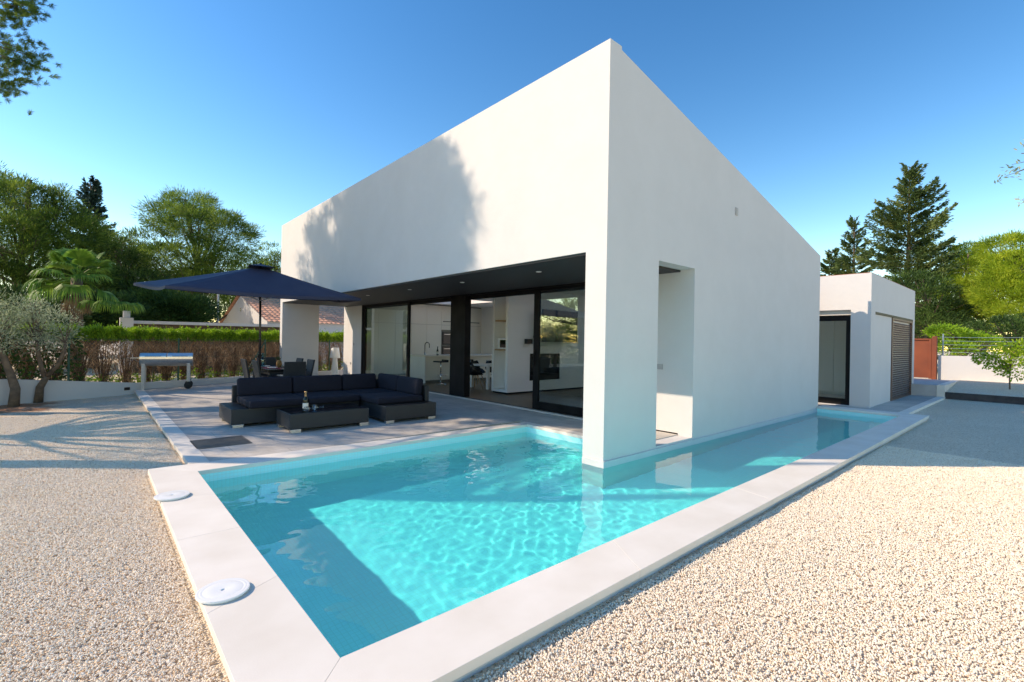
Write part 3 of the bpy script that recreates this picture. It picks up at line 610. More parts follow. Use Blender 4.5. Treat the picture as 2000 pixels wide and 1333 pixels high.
b_.box(fx, fx+.07, -.37, -.25, -.04, 2.30); b_.box(fx, fx+.07, 1.58, 1.7, -.04, 2.30); b_.box(fx, fx+.07, -.25, 1.58, -.04, .12); b_.box(fx, fx+.07, -.25, 1.58, 2.18, 2.30); b_.box(fx-.01, fx+.08, -.37, 1.7, 2.3, 2.33)
aw = b_.build('window', M['black'], an)
b_ = MB(); b_.box(fx+.03, fx+.04, -.25, 1.58, .12, 2.18); b_.build('pane', M['glass2'], aw)
b_ = MB(); b_.box(fx+.02, fx+.1, -.37, 1.7, 2.33, 2.46); b_.build('shutter_box', M['plaster'], an)
b_ = MB(); b_.box(12.30, 12.42, ay_+.002, ay_+.06, -.05, 2.36); b_.box(15.2, 15.27, ay_+.002, ay_+.06, -.05, 2.36); b_.box(12.42, 15.2, ay_+.002, ay_+.06, 2.30, 2.36); b_.box(12.42, 15.2, ay_+.002, ay_+.06, -.05, .0)
sh = b_.build('shutter', M['shutter'], an, bevel=.003)
b_ = MB(); n_ = 34
for i in range(n_): b_.obox((13.81, ay_+.032, .03+i*2.25/n_), 2.78, .05, .014, Matrix.Rotation(R(35), 3, 'X'))
b_.build('louvre', M['shutter'], sh)
b_ = MB(); b_.box(ax_+.45, 15.3, ay_-.004, ay_+.03, 2.362, 2.4195); b_.build('track', M['black'], an)
for y, l_ in ((.12, 'white double tap-like wall light seen through the annex window, left one'), (-.12, 'white wall light seen through the annex window, beside the black frame')):
    o = empty('wall_lamp', (12.5, y*3, .9), l_, 'lamp', 'white wall lamps inside the annex')
    b_ = MB(); b_.obox((12.64, y*3, .9), .03, .1, .1); b_.build('bracket', M['white'], o, bevel=.005)
    b_ = MB(); b_.lathe([(.03, 0), (.09, .12), (.085, .12), (.025, 0)], (12.52, y*3, .88), 16, cap=False); b_.tube([(12.63, y*3, .9), (12.52, y*3, .88)], .01); b_.build('shade', M['white'], o, smooth=True)

# paving beside the annex, raised slab, retaining kerb, right boundary wall, gate
b_ = MB(); b_.box(8.965, 15.2, -1.45, 3.5, -.3, -.05); tag(b_.build('side_path', M['terrace']), kind='structure')
b_ = MB()
for i in range(5): b_.box(8.97+1.25*i, 8.97+1.25*i+1.246, -1.64, -1.452, -.12, -.035)
tag(b_.build('path_edging', M['coping'], bevel=.003), kind='structure')
b_ = MB(); b_.box(15.22, 18.95, -1.42, 3.5, -.3, .31); tag(b_.build('entrance_path', M['concrete']), kind='structure')
b_ = MB(); b_.box(15.205, 18.95, -1.62, -1.425, -.3, .325); tag(b_.build('entrance_edging', M['coping'], bevel=.004), kind='structure')
b_ = MB()
for i in range(8): b_.box(15.24, 15.30, -1.63-1.8*(i+1)+.006, -1.63-1.8*i, -.14, .115)
k_ = b_.build('retaining_kerb', M['darkkerb'], bevel=.004); tag(k_, 'dark timber kerb holding up the raised gravel bed on the right', 'kerb')
bwl = empty('boundary_wall', (19.3, -1, .3), 'low bright white wall with wires on top at the right beyond the gravel', 'wall')
b_ = MB(); b_.box(19.2, 19.42, -16, -.98, -.2, 1.22); b_.build('wall_body', M['plaster'], bwl, bevel=.006)
for y in (-1.1, -3.55, -6.0, -8.5, -11, -13.5): b_ = MB(); b_.tube([(19.31, y, 1.22), (19.31, y, 2.05)], .022, 8); b_.build('post', M['wire_blue'], bwl)
for z in (1.36, 1.50, 1.64, 1.78, 1.92): b_ = MB(); b_.tube([(19.31, -1.0-.6*i, z-.012*math.sin(i*math.pi/4)) for i in range(26)], .007, 5); b_.build('wire', M['wire_blue'], bwl)
gt = empty('rusty_gate', (19.1, .1, .32), 'rusty orange-brown steel gate between the annex and the white wall', 'gate')
b_ = MB(); b_.box(19.12, 19.15, -.72, 1.45, .40, 1.80); b_.build('panel', M['rust'], gt)
b_ = MB(); b_.box(19.08, 19.19, -.80, -.7205, .32, 1.86); b_.box(19.08, 19.19, 1.4505, 1.53, .32, 1.86); b_.box(19.08, 19.19, -.72, 1.45, 1.801, 1.86); b_.box(19.08, 19.19, -.72, 1.45, .35, .399); b_.build('frame', M['rust'], gt, bevel=.004)
b_ = MB(); b_.box(19.05, 19.28, -.95, -.81, .30, 1.95); b_.build('post', M['rust'], gt, bevel=.005)
# ================================================================== TERRACE FURNITURE
def soft(mb, name, m, parent, bev=.035):
    o = mb.build(name, m, parent, bevel=bev, seg=4, auto=50)
    return o
sofa = empty('corner_sofa', (-2.1, 5.6, 0), 'low dark wicker corner sofa with navy cushions on the grey terrace', 'sofa')
b_ = MB(); b_.box(-3.29, -1.12, 4.98, 5.98, .045, .30); b_.build('platform', M['rattan'], sofa, bevel=.01)
b_ = MB(); b_.box(-1.10, -.06, 3.92, 5.98, .045, .30); b_.build('platform', M['rattan'], sofa, bevel=.01)
b_ = MB(); b_.box(-3.08, -.06, 5.985, 6.07, .045, .60); b_.build('back_panel', M['rattan'], sofa, bevel=.008)
b_ = MB(); b_.box(-.14, -.055, 4.2, 5.98, .3005, .60); b_.build('back_panel', M['rattan'], sofa, bevel=.008)
for (x0, x1, y0, y1) in ((-3.05, -2.11, 4.86, 5.83), (-2.10, -1.15, 4.86, 5.83), (-1.14, -.20, 4.17, 5.05), (-1.14, -.20, 5.06, 5.83)):
    b_ = MB(); b_.box(x0, x1, y0, y1, .302, .425); soft(b_, 'seat_cushion', M['navy'], sofa)
rb = Matrix.Rotation(R(-8), 3, 'X')
for (x0, x1) in ((-3.03, -2.10), (-2.09, -1.13), (-1.12, -.38)):
    b_ = MB(); b_.obox(((x0+x1)/2, 5.88, .575), x1-x0, .15, .33, rb); soft(b_, 'back_cushion', M['navy'], sofa, .045)
rb = Matrix.Rotation(R(-8), 3, 'Y')
for (y0, y1) in ((4.24, 5.05), (5.06, 5.95)):
    b_ = MB(); b_.obox((-.235, (y0+y1)/2, .575), .15, y1-y0, .33, rb.inverted()); soft(b_, 'back_cushion', M['navy'], sofa, .045)
for (x, y) in ((-3.20, 5.02), (-3.2, 5.9), (-1.3, 5.02), (-1.02, 3.97), (-.16, 3.97), (-.16, 5.9)):
    b_ = MB(); b_.box(x-.07, x+.09, y-.05, y+.03, -.008, .044); b_.build('foot', M['steel'], sofa, bevel=.004)
ct = empty('coffee_table', (-2.0, 4.35, 0), 'low rectangular dark wicker coffee table with glass top in front of the sofa', 'coffee table')
TX0, TX1, TY0, TY1 = -2.68, -1.38, 3.99, 4.72
b_ = MB(); b_.box(TX0, TX1, TY0, TY1, .05, .29); b_.build('base', M['rattan'], ct, bevel=.01)
b_ = MB(); b_.box(TX0+.02, TX1-.02, TY0+.02, TY1-.02, .2905, .298); b_.build('glass_top', M['screen'], ct, bevel=.002)
for (x, y) in ((TX0+.08, TY0+.03), (TX1-.1, TY0+.03), (TX0+.08, TY1-.05), (TX1-.1, TY1-.05)):
    b_ = MB(); b_.box(x-.07, x+.09, y-.04, y+.03, -.008, .049); b_.build('foot', M['steel'], ct, bevel=.004)
wine('champagne_bottle', (-2.38, 4.20, .299), .32, M['bottle_dark'], M['gold'], 'dark champagne bottle with gold foil standing on the coffee table', r=.042)
def flute(x, y, rz_, label):
    o = empty('wine_glass', (0, 0, 0), label, 'glass', 'glasses lying beside the champagne bottle')
    prof = [(.0, 0), (.036, .002), (.034, .005), (.006, .012), (.0045, .07), (.012, .085), (.036, .115), (.042, .14), (.038, .175), (.0365, .175), (.040, .14), (.034, .117), (.008, .09)]
    b_ = MB(); b_.lathe(prof, (0, 0, 0), 28, cap=False)
    b_.build('bowl', M['clear'], o, smooth=True, xf=Matrix.Rotation(R(88), 4, 'Y'))
    o.location = (x, y, .299+.043); o.rotation_euler = (0, 0, rz_); return o
flute(-2.26, 4.13, R(200), 'clear stemmed glass lying on the coffee table, nearer the champagne bottle')
flute(-2.10, 4.16, R(160), 'clear stemmed glass lying on the coffee table, right of the other glass')
b_ = MB()
for i in range(26): b_.box(-3.93, -3.31, 3.62+i*.024, 3.62+i*.024+.013, -.007, -.001)
b_.box(-3.95, -3.93, 3.60, 4.25, -.007, .0); b_.box(-3.31, -3.29, 3.60, 4.25, -.007, .0); b_.box(-3.93, -3.31, 3.6, 3.618, -.007, .0); b_.box(-3.93, -3.31, 4.24, 4.25, -.007, 0)
b_.box(-3.94, -3.30, 3.61, 4.24, -.0078, -.0073)
tag(b_.build('drain_grate', M['grate']), 'dark slatted floor grate set in the terrace near the pool corner', 'grate')
for (x, y, l_) in ((-4.43, 1.53, 'round white skimmer lid on the pool edge, the farther of the two'), (-4.41, -.66, 'round white skimmer lid on the pool edge, the nearer of the two')):
    o = empty('skimmer_lid', (0, 0, 0), l_, 'pool lid', 'white lids on the pool coping')
    prof = [(0, .012), (.012, .012), (.014, .019), (.03, .020), (.05, .022)]
    for r_ in (.10, .118): prof += [(r_, .022), (r_+.003, .0212), (r_+.006, .0212), (r_+.009, .022)]
    prof += [(.136, .020), (.138, .012), (.134, .010)]
    b_ = MB(); b_.lathe(prof, (0, 0, 0), 48, cap=False); b_.build('lid', M['disc'], o, auto=35)
    b_ = MB(); b_.lathe([(.126, 0.0), (.128, .012), (.120, .013), (.0, .0115)], (0, 0, 0), 48, cap=False); b_.build('rim', M['disc'], o, auto=35)
    o.location = (x, y, .001)

# ---- barbecue
bq = empty('barbecue', (0, 0, 0), 'stainless steel barrel barbecue on legs with black wheels, at the terrace corner', 'barbecue')
n_ = 14; prof = [(.24*math.cos(a), .24*math.sin(a)*.95) for a in np.linspace(math.pi, 2*math.pi, n_)]
b_ = MB(); b_.prism([(x, z+.86) for x, z in prof], 'x', -.60, .60); b_.build('firebox', M['steel'], bq, auto=40)
for s in (-1, 1):
    x0, x1 = (-.60, -.006) if s < 0 else (.006, .60)
    b_ = MB(); b_.prism([(-.245, .865), (.245, .865), (.235, .93), (.12, 1.0), (-.12, 1.0), (-.235, .93)], 'x', x0, x1); ld_ = b_.build('lid', M['steel'], bq, bevel=.006)
    b_ = MB(); b_.tube([(x0+.12, -.245, .925), (x0+.12, -.275, .925), (x1-.12, -.275, .925), (x1-.12, -.245, .925)], .009, 8); b_.build('handle', M['chrome'], ld_)
b_ = MB(); b_.box(-.60, .60, -.262, -.247, .84, .90); b_.build('front_rail', M['chrome'], bq, bevel=.003)
for (x, y) in ((-.52, -.17), (-.52, .17), (.50, -.17), (.50, .17)):
    b_ = MB(); b_.box(x-.04, x+.04, y-.025, y+.025, (0 if x < 0 else .12), .72); b_.build('leg', M['steel_paint'], bq, bevel=.004)
b_ = MB(); b_.tube([(.50, -.26, .10), (.50, .26, .10)], .012, 8); b_.build('axle', M['steel'], bq)
for y in (-.24, .24):
    b_ = MB(); b_.tube([(.50, y-.03, .10), (.50, y+.03, .10)], .10, 24); b_.build('wheel', M['rubber'], bq, bevel=.012, auto=40)
b_ = MB(); b_.box(-.80, -.6005, -.16, .16, .86, .875); b_.build('side_shelf', M['steel'], bq, bevel=.003)
b_ = MB(); b_.tube([(-.78, 0, .86), (-.61, 0, .74)], .008, 6); b_.build('bracket', M['steel'], bq)
bq.location = (-3.42, 12.55, -.008); bq.rotation_euler = (0, 0, R(-9))

# ---- parasol
um = empty('parasol', (-2.05, 8.42, 0), 'large navy square parasol on a black pole over the dining table', 'parasol')
C0 = Vector((-2.1, 8.3, 0)); zc, zt = 2.46, 3.12
cx = Vector((.996, -.088, 0)); cy = Vector((.088, .996, 0)); hx, hy = 2.14, 1.52
cor = [Vector((-4.0, 7.1, 2.42)), Vector((-.15, 7.2, 2.46)), Vector((0, 9.6, 2.58)), Vector((-4.35, 9.3, 2.61))]
b_ = MB(); top = C0+Vector((0, 0, zt)); vs = []; fs = []; ns, nr = 14, 12
for k in range(4):
    A, B_ = cor[k], cor[(k+1) % 4]; base = len(vs)
    for i in range(nr+1):
        t_0 = .045+(1-.045)*i/nr
        for j in range(ns+1):
            u = j/ns; p = A.lerp(B_, u); q = Vector((C0.x+(p.x-C0.x)*t_0, C0.y+(p.y-C0.y)*t_0, 0)); zc = p.z
            sag = .10*math.sin(math.pi*u)**1*t_0 + .035*math.sin(math.pi*t_0)
            q = q.copy(); q.z = zt + (zc-zt)*t_0 - sag*.55
            inw = .05*math.sin(math.pi*u)*t_0; q = q.lerp(Vector((C0.x, C0.y, q.z)), inw); vs.append(q)
    for i in range(nr):
        for j in range(ns): fs.append((base+i*(ns+1)+j, base+i*(ns+1)+j+1, base+(i+1)*(ns+1)+j+1, base+(i+1)*(ns+1)+j))
b_.add(vs, fs); cn = b_.build('canopy', M['canopy'], um, auto=25); sm = cn.modifiers.new('cloth', 'SOLIDIFY'); sm.thickness = .004
b_ = MB(); vs = []; fs = []                       # hanging hem
for k in range(4):
    A, B_ = cor[k], cor[(k+1) % 4]; base = len(vs)
    for j in range(ns+1):
        u = j/ns; q = A.lerp(B_, u); q = q.lerp(Vector((C0.x, C0.y, 0)), .05*math.sin(math.pi*u)); z = A.lerp(B_, u).z-.10*math.sin(math.pi*u)*.55
        vs += [(q.x, q.y, z-.001), (q.x, q.y, z-.055)]
    for j in range(ns): fs.append((base+2*j, base+2*j+2, base+2*j+3, base+2*j+1))
b_.add(vs, fs); b_.build('hem', M['canopy'], cn)
b_ = MB(); q = [C0+cx*sx*.26+cy*sy*.26+Vector((0, 0, zt-.02)) for sx, sy in ((-1, -1), (1, -1), (1, 1), (-1, 1))]; b_.add([tuple(v) for v in q]+[tuple(top+Vector((0, 0, .06)))], [(0, 1, 4), (1, 2, 4), (2, 3, 4), (3, 0, 4)]); b_.build('vent_cap', M['canopy'], um)
b_ = MB(); b_.tube([(-2.05, 8.42, -.005), (-2.1, 8.3, zt+.08)], .025, 14); b_.build('pole', M['blackplastic'], um, smooth=True)
b_ = MB(); b_.lathe([(0, .0), (.02, 0), (.012, .03), (0, .05)], (-2.1, 8.3, zt+.05), 12, cap=False); b_.build('finial', M['blackplastic'], um, smooth=True)
b_ = MB(); b_.lathe([(.026, 1.0), (.045, 1.01), (.045, 1.10), (.026, 1.11)], (-2.055, 8.43, -.02), 16, cap=False); b_.tube([(-2.06, 8.4, 1.04), (-2.14, 8.34, 1.04), (-2.14, 8.34, .98)], .009, 6); b_.build('crank', M['blackplastic'], um)
b_ = MB(); b_.box(-2.3, -1.8, 8.17, 8.67, -.008, .05); b_.build('base_plate', M['concrete'], um, bevel=.01)
mids = [cor[k].lerp(cor[(k+1) % 4], .5) for k in range(4)]
for p in cor+mids:
    e_ = Vector((C0.x+(p.x-C0.x)*.97, C0.y+(p.y-C0.y)*.97, p.z-.03)) if p in cor else Vector((C0.x+(p.x-C0.x)*.94, C0.y+(p.y-C0.y)*.94, p.z-.07))
    s0 = C0+Vector((0, 0, zt-.03))
    b_ = MB(); b_.tube([s0, s0.lerp(e_, .5)-Vector((0, 0, .035)), e_], .009, 6); rib = b_.build('rib', M['blackplastic'], um)
    mpt = s0.lerp(e_, .5)-Vector((0, 0, .04)); b_ = MB(); b_.tube([C0+Vector((.01, .03, 2.32)), mpt], .008, 6); b_.build('strut', M['steel_paint'], rib)

# ---- outdoor dining set
dt = empty('patio_table', (-1.58, 8.7, 0), 'dark wicker outdoor dining table with red mats, under the parasol', 'table')
b_ = MB(); b_.box(-2.0, -1.14, 7.95, 9.5, .70, .75); b_.build('tabletop', M['blackplastic'], dt, bevel=.006)
b_ = MB(); b_.box(-1.95, -1.19, 8.0, 9.45, .62, .6995); b_.build('apron', M['rattan'], dt)
for x in (-1.93, -1.21):
    for y in (8.04, 9.41): b_ = MB(); b_.box(x-.04, x+.04, y-.04, y+.04, -.008, .6195); b_.build('leg', M['rattan'], dt, bevel=.004)
def patio_chair():
    o = empty('patio_chair', (0, 0, 0))
    b_ = MB(); b_.box(-.23, .23, -.23, .22, .36, .44); b_.build('seat', M['rattan'], o, bevel=.01)
    b_ = MB(); b_.box(-.21, .21, -.19, .20, .441, .475); soft(b_, 'cushion', M['navy'], o, .012)
    b_ = MB(); b_.prism([(.175, .36), (.225, .36), (.335, .95), (.295, .95)], 'x', -.23, .23); b_.build('backrest', M['rattan'], o, bevel=.01)
    for x in (-.2, .2):
        for y in (-.2, .19): b_ = MB(); b_.box(x-.025, x+.025, y-.025, y+.025, -.008, .36); b_.build('leg', M['rattan'], o, bevel=.003)
    return o
pc = patio_chair()
for i, (x, y, a, l_) in enumerate((
    (-1.96, 9.0, 90, 'dark wicker patio chair on the left of the outdoor table, farther from the sofa'),
    (-1.93, 8.05, 90, 'dark wicker patio chair left of the outdoor table, beside the parasol pole'),
    (-1.22, 8.35, -90, 'dark wicker patio chair on the right of the outdoor table, nearer the sofa'),
    (-1.22, 9.2, -90, 'dark wicker patio chair on the right of the outdoor table, beside the white column'),
    (-1.60, 7.62, 180, 'dark wicker patio chair at the near end of the outdoor table, back towards the sofa'),
    (-1.52, 9.65, 0, 'dark wicker patio chair at the far end of the outdoor table by the hedge'))):
    o = pc if i == 0 else copy_tree(pc)
    o.location = (x, y, 0); o.rotation_euler = (0, 0, R(a)); tag(o, l_, 'chair', 'dark wicker chairs round the outdoor table')
wine('water_bottle', (-1.86, 8.95, .751), .34, M['turq'], M['turq'], 'large turquoise glass water bottle on the left of the outdoor table', lab=False, r=.055)
for (x, y, l_) in ((-1.80, 8.35, 'red placemat on the near left of the outdoor table'), (-1.36, 8.35, 'red placemat on the near right of the outdoor table'), (-1.80, 9.0, 'red placemat at the far left of the outdoor table'), (-1.36, 9.0, 'red placemat at the far right of the outdoor table')):
    b_ = MB(); b_.box(x-.15, x+.15, y-.2, y+.2, .7505, .756); o = b_.build('placemat', M['fabric_red'], bevel=.001); tag(o, l_, 'placemat', 'red placemats')
    b_ = MB(); b_.lathe([(0, .0), (.07, 0), (.12, .018), (.115, .02), (.07, .006), (0, .005)], (x, y, .7565), 28, cap=False); o = b_.build('plate', M['white'], smooth=True); tag(o, l_.replace('red placemat', 'round white plate'), 'plate', 'white plates')
pa = empty('pineapple', (-1.58, 8.62, .751), 'pineapple standing as a centrepiece on the outdoor dining table', 'fruit')
b_ = MB(); b_.lathe([(0, 0), (.04, .005), (.062, .05), (.066, .10), (.05, .16), (.02, .18), (0, .18)], (-1.58, 8.62, .751), 20, cap=False); b_.build('fruit_body', M['fruit'], pa, smooth=True)
P_ = np.tile([[-1.58, 8.62, .925]], (40, 1)); D_ = unit(40); D_[:, 2] = abs(D_[:, 2])*1.5+.5
V, Fc = leaves(P_, D_, rng.uniform(.08, .15, 40), .018)
M['leaf_grey'] = leaf_mat('pineapple_leaf', (.04, .06, .03), (.08, .11, .05), (.14, .17, .08), .2)
npmesh('leaves', V, Fc, M['leaf_grey'], pa)
bo = empty('fruit_bowl', (-1.42, 8.75, .751), 'shallow pale bowl beside the pineapple on the outdoor table', 'bowl')
b_ = MB(); b_.lathe([(0, 0), (.05, 0), (.12, .05), (.115, .052), (.05, .008), (0, .008)], (-1.42, 8.75, .751), 28, cap=False); b_.build('bowl_body', M['paper'], bo, smooth=True)

# ---- white floor lamp in the far porch opening
lp = empty('floor_lamp', (2.13, 14.72, -.008), 'white plastic outdoor floor lamp standing beyond the porch end opening', 'lamp')
b_ = MB(); b_.lathe([(0, 0), (.15, 0), (.15, .01), (.085, .75), (.08, .80)], (2.13, 14.72, -.008), 28, cap=False); b_.build('base', M['disc'], lp, smooth=False, auto=30)
b_ = MB(); b_.lathe([(.06, .72), (.195, .715), (.195, .725), (.145, 1.10), (.14, 1.11), (0, 1.11)], (2.13, 14.72, -.008), 28, cap=False); b_.build('lamp_shade', M['disc'], lp, auto=30)

# ================================================================== LEFT BOUNDARY
SD = Vector((1, .42, 0)).normalized(); SN = Vector((-SD.y, SD.x, 0)); SP = Vector((-4.2, 12.55, 0))
def sl_(s, o=0, z=0): v = SP + SD*s + SN*o; return Vector((v.x, v.y, z))
lw = empty('garden_wall', sl_(-4, .1, -.2), 'long low cream wall under the green wire fence on the left', 'wall')
b_ = MB()
for (sa, sb, za, zb) in ((-14, -2.4, .60, .44), (-2.4, .2, .44, .17), (.2, 8.2, .17, .17)):
    vs = [sl_(sa, 0, -.5), sl_(sb, 0, -.5), sl_(sb, .18, -.5), sl_(sa, .18, -.5), sl_(sa, 0, za), sl_(sb, 0, zb), sl_(sb, .18, zb), sl_(sa, .18, za)]
    b_.add(vs, [(0, 1, 5, 4), (1, 2, 6, 5), (2, 3, 7, 6), (3, 0, 4, 7), (4, 5, 6, 7), (0, 3, 2, 1)])
b_.build('wall_body', M['plaster'], lw)
rotS = Matrix.Rotation(math.atan2(SD.y, SD.x), 3, 'Z')
b_ = MB(); b_.obox(sl_(-.10, -.006, .04), .13, .012, .075, rotS); b_.build('vent', M['blackplastic'], lw)
fe = empty('wire_fence', sl_(0, .25, .2), 'green chain link fence standing on the low cream wall', 'fence')
posts = [-12.6, -10, -7.5, -5.0, -2.45+.0, -.0+1.25, 4.1, 6.65]
posts = [-11.5, -9.0, -6.4, -3.85, -1.3, 1.23, 4.05, 6.9]
for s in posts:
    b_ = MB(); b_.tube([sl_(s, .09, .1), sl_(s, .09, 1.40)], .024, 8); pp = b_.build('post', M['green_metal'], fe)
b_ = MB(); b_.tube([sl_(4.05, .09, 1.35), sl_(3.3, .09, .2)], .018, 6); b_.build('brace', M['green_metal'], fe)
for z in (.30, .85, 1.36): b_ = MB(); b_.tube([sl_(-12, .115, z+.15*max(0, 0)), sl_(8, .115, z)], .0035, 4); b_.build('tension_wire', M['green_metal'], fe)
# the diamond mesh: one surface of thin wires
wv = []; wf_ = []; pit = .085; z0_, z1_ = .18, 1.36; hh = z1_-z0_
for k in range(int(20/pit)):
    for sg in (1, -1):
        s0 = -12+k*pit; a_ = sl_(s0, .115, z0_ if sg > 0 else z1_); c_ = sl_(s0+hh, .115, z1_ if sg > 0 else z0_)
        r_ = .0021; up_ = Vector((0, 0, r_)); n_2 = SN*r_; i0 = len(wv)
        for p in (a_, c_): wv += [p+up_, p-up_+n_2*.6, p-up_-n_2*.6]
        wf_ += [(i0, i0+1, i0+4, i0+3), (i0+1, i0+2, i0+5, i0+4), (i0+2, i0, i0+3, i0+5)]
npmesh('mesh_panel', np.array([tuple(v) for v in wv]), np.array(wf_), M['wire_green'], fe)

# ---- clipped cypress hedge behind the fence: green top, bare brown stems
M['hedge'] = leaf_mat('hedge_green', (.08, .18, .015), (.22, .40, .03), (.42, .60, .05), .35, scale=1)
M['ivy'] = leaf_mat('dark_ivy', (.02, .06, .012), (.05, .12, .02), (.10, .22, .04), .3, scale=.8)
M['twigs'] = leaf_mat('brown_twigs', (.11, .06, .035), (.36, .22, .13), (.62, .43, .28), .15, scale=1)
NH = 22; s_h = np.linspace(-2.9, 8.0, NH)
for i, s in enumerate(s_h):
    o = empty('hedge_cypress', sl_(s, .75, 0)); 
    n = 26; b_ = MB()
    for k in range(n):
        a = rng.uniform(-.26, .26); dd = rng.uniform(-.12, .12); h_ = rng.uniform(.7, 1.35)
        p0 = sl_(s+rng.normal()*.03, .72+rng.normal()*.03, -.3); p2 = sl_(s+a, .72+dd, h_); p1 = p0.lerp(p2, .45)+Vector((0, 0, .12))
        b_.tube([p0, p1, p2], [.016, .011, .005], 5, cap=False)
    b_.build('stems', M['twig'], o)
    n = 1500; u = rng.uniform(-.30, .30, n); v = rng.normal(size=n)*.16; z = rng.uniform(.0, 1.35, n)
    keepm = (abs(u) < .09+.22*np.clip(z/1.0, 0, 1)); u, v, z = u[keepm], v[keepm], z[keepm]; n = len(u)
    P = np.array([tuple(sl_(s, .72, 0))]) + np.outer(u, np.array(SD)) + np.outer(v, np.array(SN)); P[:, 2] = z
    D = unit(n)*.7+np.array([0, 0, .9]); V, Fc = leaves(P, D, rng.uniform(.08, .2, n), .014); npmesh('dry_twigs', V, Fc, M['twigs'], o)
    n = 2400; u = rng.uniform(-.29, .29, n); v = rng.uniform(-.32, .26, n); top_ = 1.60+.05*math.sin(3.1*i)+.05*np.sin(u*17+i)
    z = 1.28+(top_-1.28)*rng.uniform(0, 1, n)**.6; tall = rng.uniform(size=n) < .03; z = np.where(tall, z+rng.uniform(0, .16, n), z)
    P = np.array([tuple(sl_(s, .72, 0))]) + np.outer(u, np.array(SD)) + np.outer(v, np.array(SN)); P[:, 2] = z
    D = unit(n)*.8+np.array([0, 0, 1.0]); V, Fc = leaves(P, D, rng.uniform(.06, .13, n), .03)
    n2 = 260; u = rng.uniform(-.3, .3, n2); v = rng.normal(size=n2)*.15; z = rng.uniform(-.1, .5, n2)*(.4+.8*rng.uniform())
    P = np.array([tuple(sl_(s, .8, 0))]) + np.outer(u, np.array(SD)) + np.outer(v, np.array(SN)); P[:, 2] = z
    V2, F2 = leaves(P, unit(n2), rng.uniform(.06, .11, n2), .04)
    npmesh('foliage', np.vstack([V, V2]), np.vstack([Fc, F2+len(V)]), M['hedge'], o)
    side = ('behind the barbecue' if -.6 < s < 1.4 else 'left of the barbecue' if s <= -.6 else 'between the barbecue and the white column' if s < 4.4 else 'behind the porch end opening')
    tag(o, f'clipped cypress with brown stems in the hedge row, {side}', 'hedge shrub', 'clipped hedge cypresses')

# ================================================================== TREES
def foliage_pts(lobes, ncl, rcl, nper, flat=1.0, shell=.55, up=.25):
    vol = np.array([l[1][0]*l[1][1]*l[1][2] for l in lobes])**.67; pr = vol/vol.sum()
    cnt = rng.multinomial(ncl, pr); P = []; D = []; Cc = []
    for (c, r), n in zip(lobes, cnt):
        d = unit(n); rr = rng.uniform(shell, 1.0, (n, 1))**.7; cc = np.array(c)+d*rr*np.array(r)
        Cc.append(cc)
        k = rng.normal(size=(n, nper, 3)); k /= np.maximum(np.linalg.norm(k, axis=2, keepdims=True), 1e-6); k *= rng.uniform(0, 1, (n, nper, 1))**.5
        sz = rcl*rng.uniform(.6, 1.4, (n, 1, 1)); off = k*sz*np.array([1, 1, flat])
        P.append((cc[:, None, :]+off).reshape(-1, 3)); D.append((k+d[:, None, :]*.5+np.array([0, 0, up])).reshape(-1, 3))
    return np.vstack(P), np.vstack(D), np.vstack(Cc)
def tree(name, base, lobes, m, ncl=420, rcl=.5, nper=46, L_=.22, W_=.05, trunk=(.22, .05), bark='bark', label=None, group=None, flat=.55, lean=(0, 0), kind='tree', nb=9, up=.35):
    base = Vector(base); o = empty(name, base, label, kind, group)
    cen = Vector(tuple(np.mean([l[0] for l in lobes], axis=0))); topz = max(l[0][2]-l[1][2]*.1 for l in lobes)
    b_ = MB(); tp = Vector((cen.x, cen.y, topz)); pts = []
    for i in range(8):
        t0 = i/7; p = base.lerp(tp, t0); w_ = .05*(tp.z-base.z)*math.sin(math.pi*t0); pts.append(p+Vector((lean[0]*w_*math.sin(3*t0), lean[1]*w_+w_*.3*math.cos(5*t0), 0)))
    b_.tube(pts, [trunk[0]+(trunk[1]-trunk[0])*(i/7)**.8 for i in range(8)], 9)
    b_.build('trunk', M[bark], o, smooth=True)
    P, D, Cc = foliage_pts(lobes, ncl, rcl, nper, flat, up=up)
    b_ = MB(); sel = list(lobes)+[(tuple(c), (1, 1, 1)) for c in Cc[rng.choice(len(Cc), min(len(Cc), nb*4), replace=False)]]
    for c, r in sel:
        c = Vector(c); k = min(6, max(1, int(7*min(.92, max(.25, (c.z-base.z)/(tp.z-base.z)-.18))))); s0 = pts[k]; mid = s0.lerp(c, .55)+Vector((rng.normal()*.1, rng.normal()*.1, -.06*(c-s0).length))
        b_.tube([s0, mid, c], [trunk[0]*.32, trunk[0]*.18, .015], 5, cap=False)
    b_.build('branches', M[bark], o)
    n = len(P); V, Fc = leaves(P, D, L_*rng.uniform(.6, 1.4, n), W_); npmesh('crown', V, Fc, m, o)
    return o
M['pine'] = leaf_mat('pine_needles', (.022, .065, .014), (.105, .19, .03), (.33, .42, .07), .45, scale=.4)
M['pine_bright'] = leaf_mat('bright_pine_needles', (.10, .18, .015), (.32, .44, .04), (.60, .66, .09), .5, scale=.4)
M['darkleaf'] = leaf_mat('dark_shrub_leaves', (.015, .045, .012), (.045, .10, .02), (.11, .19, .04), .25, scale=.3)
M['fir'] = leaf_mat('fir_needles', (.03, .07, .025), (.09, .15, .045), (.24, .27, .08), .3, scale=.3)
M['spruce'] = leaf_mat('blue_green_needles', (.012, .04, .035), (.025, .07, .055), (.05, .11, .08), .2, scale=.3)
M['olive'] = leaf_mat('olive_leaves', (.16, .22, .11), (.34, .41, .25), (.60, .64, .46), .45, scale=.8)
M['lemon'] = leaf_mat('citrus_leaves', (.12, .24, .02), (.26, .42, .03), (.45, .55, .06), .5, scale=1)
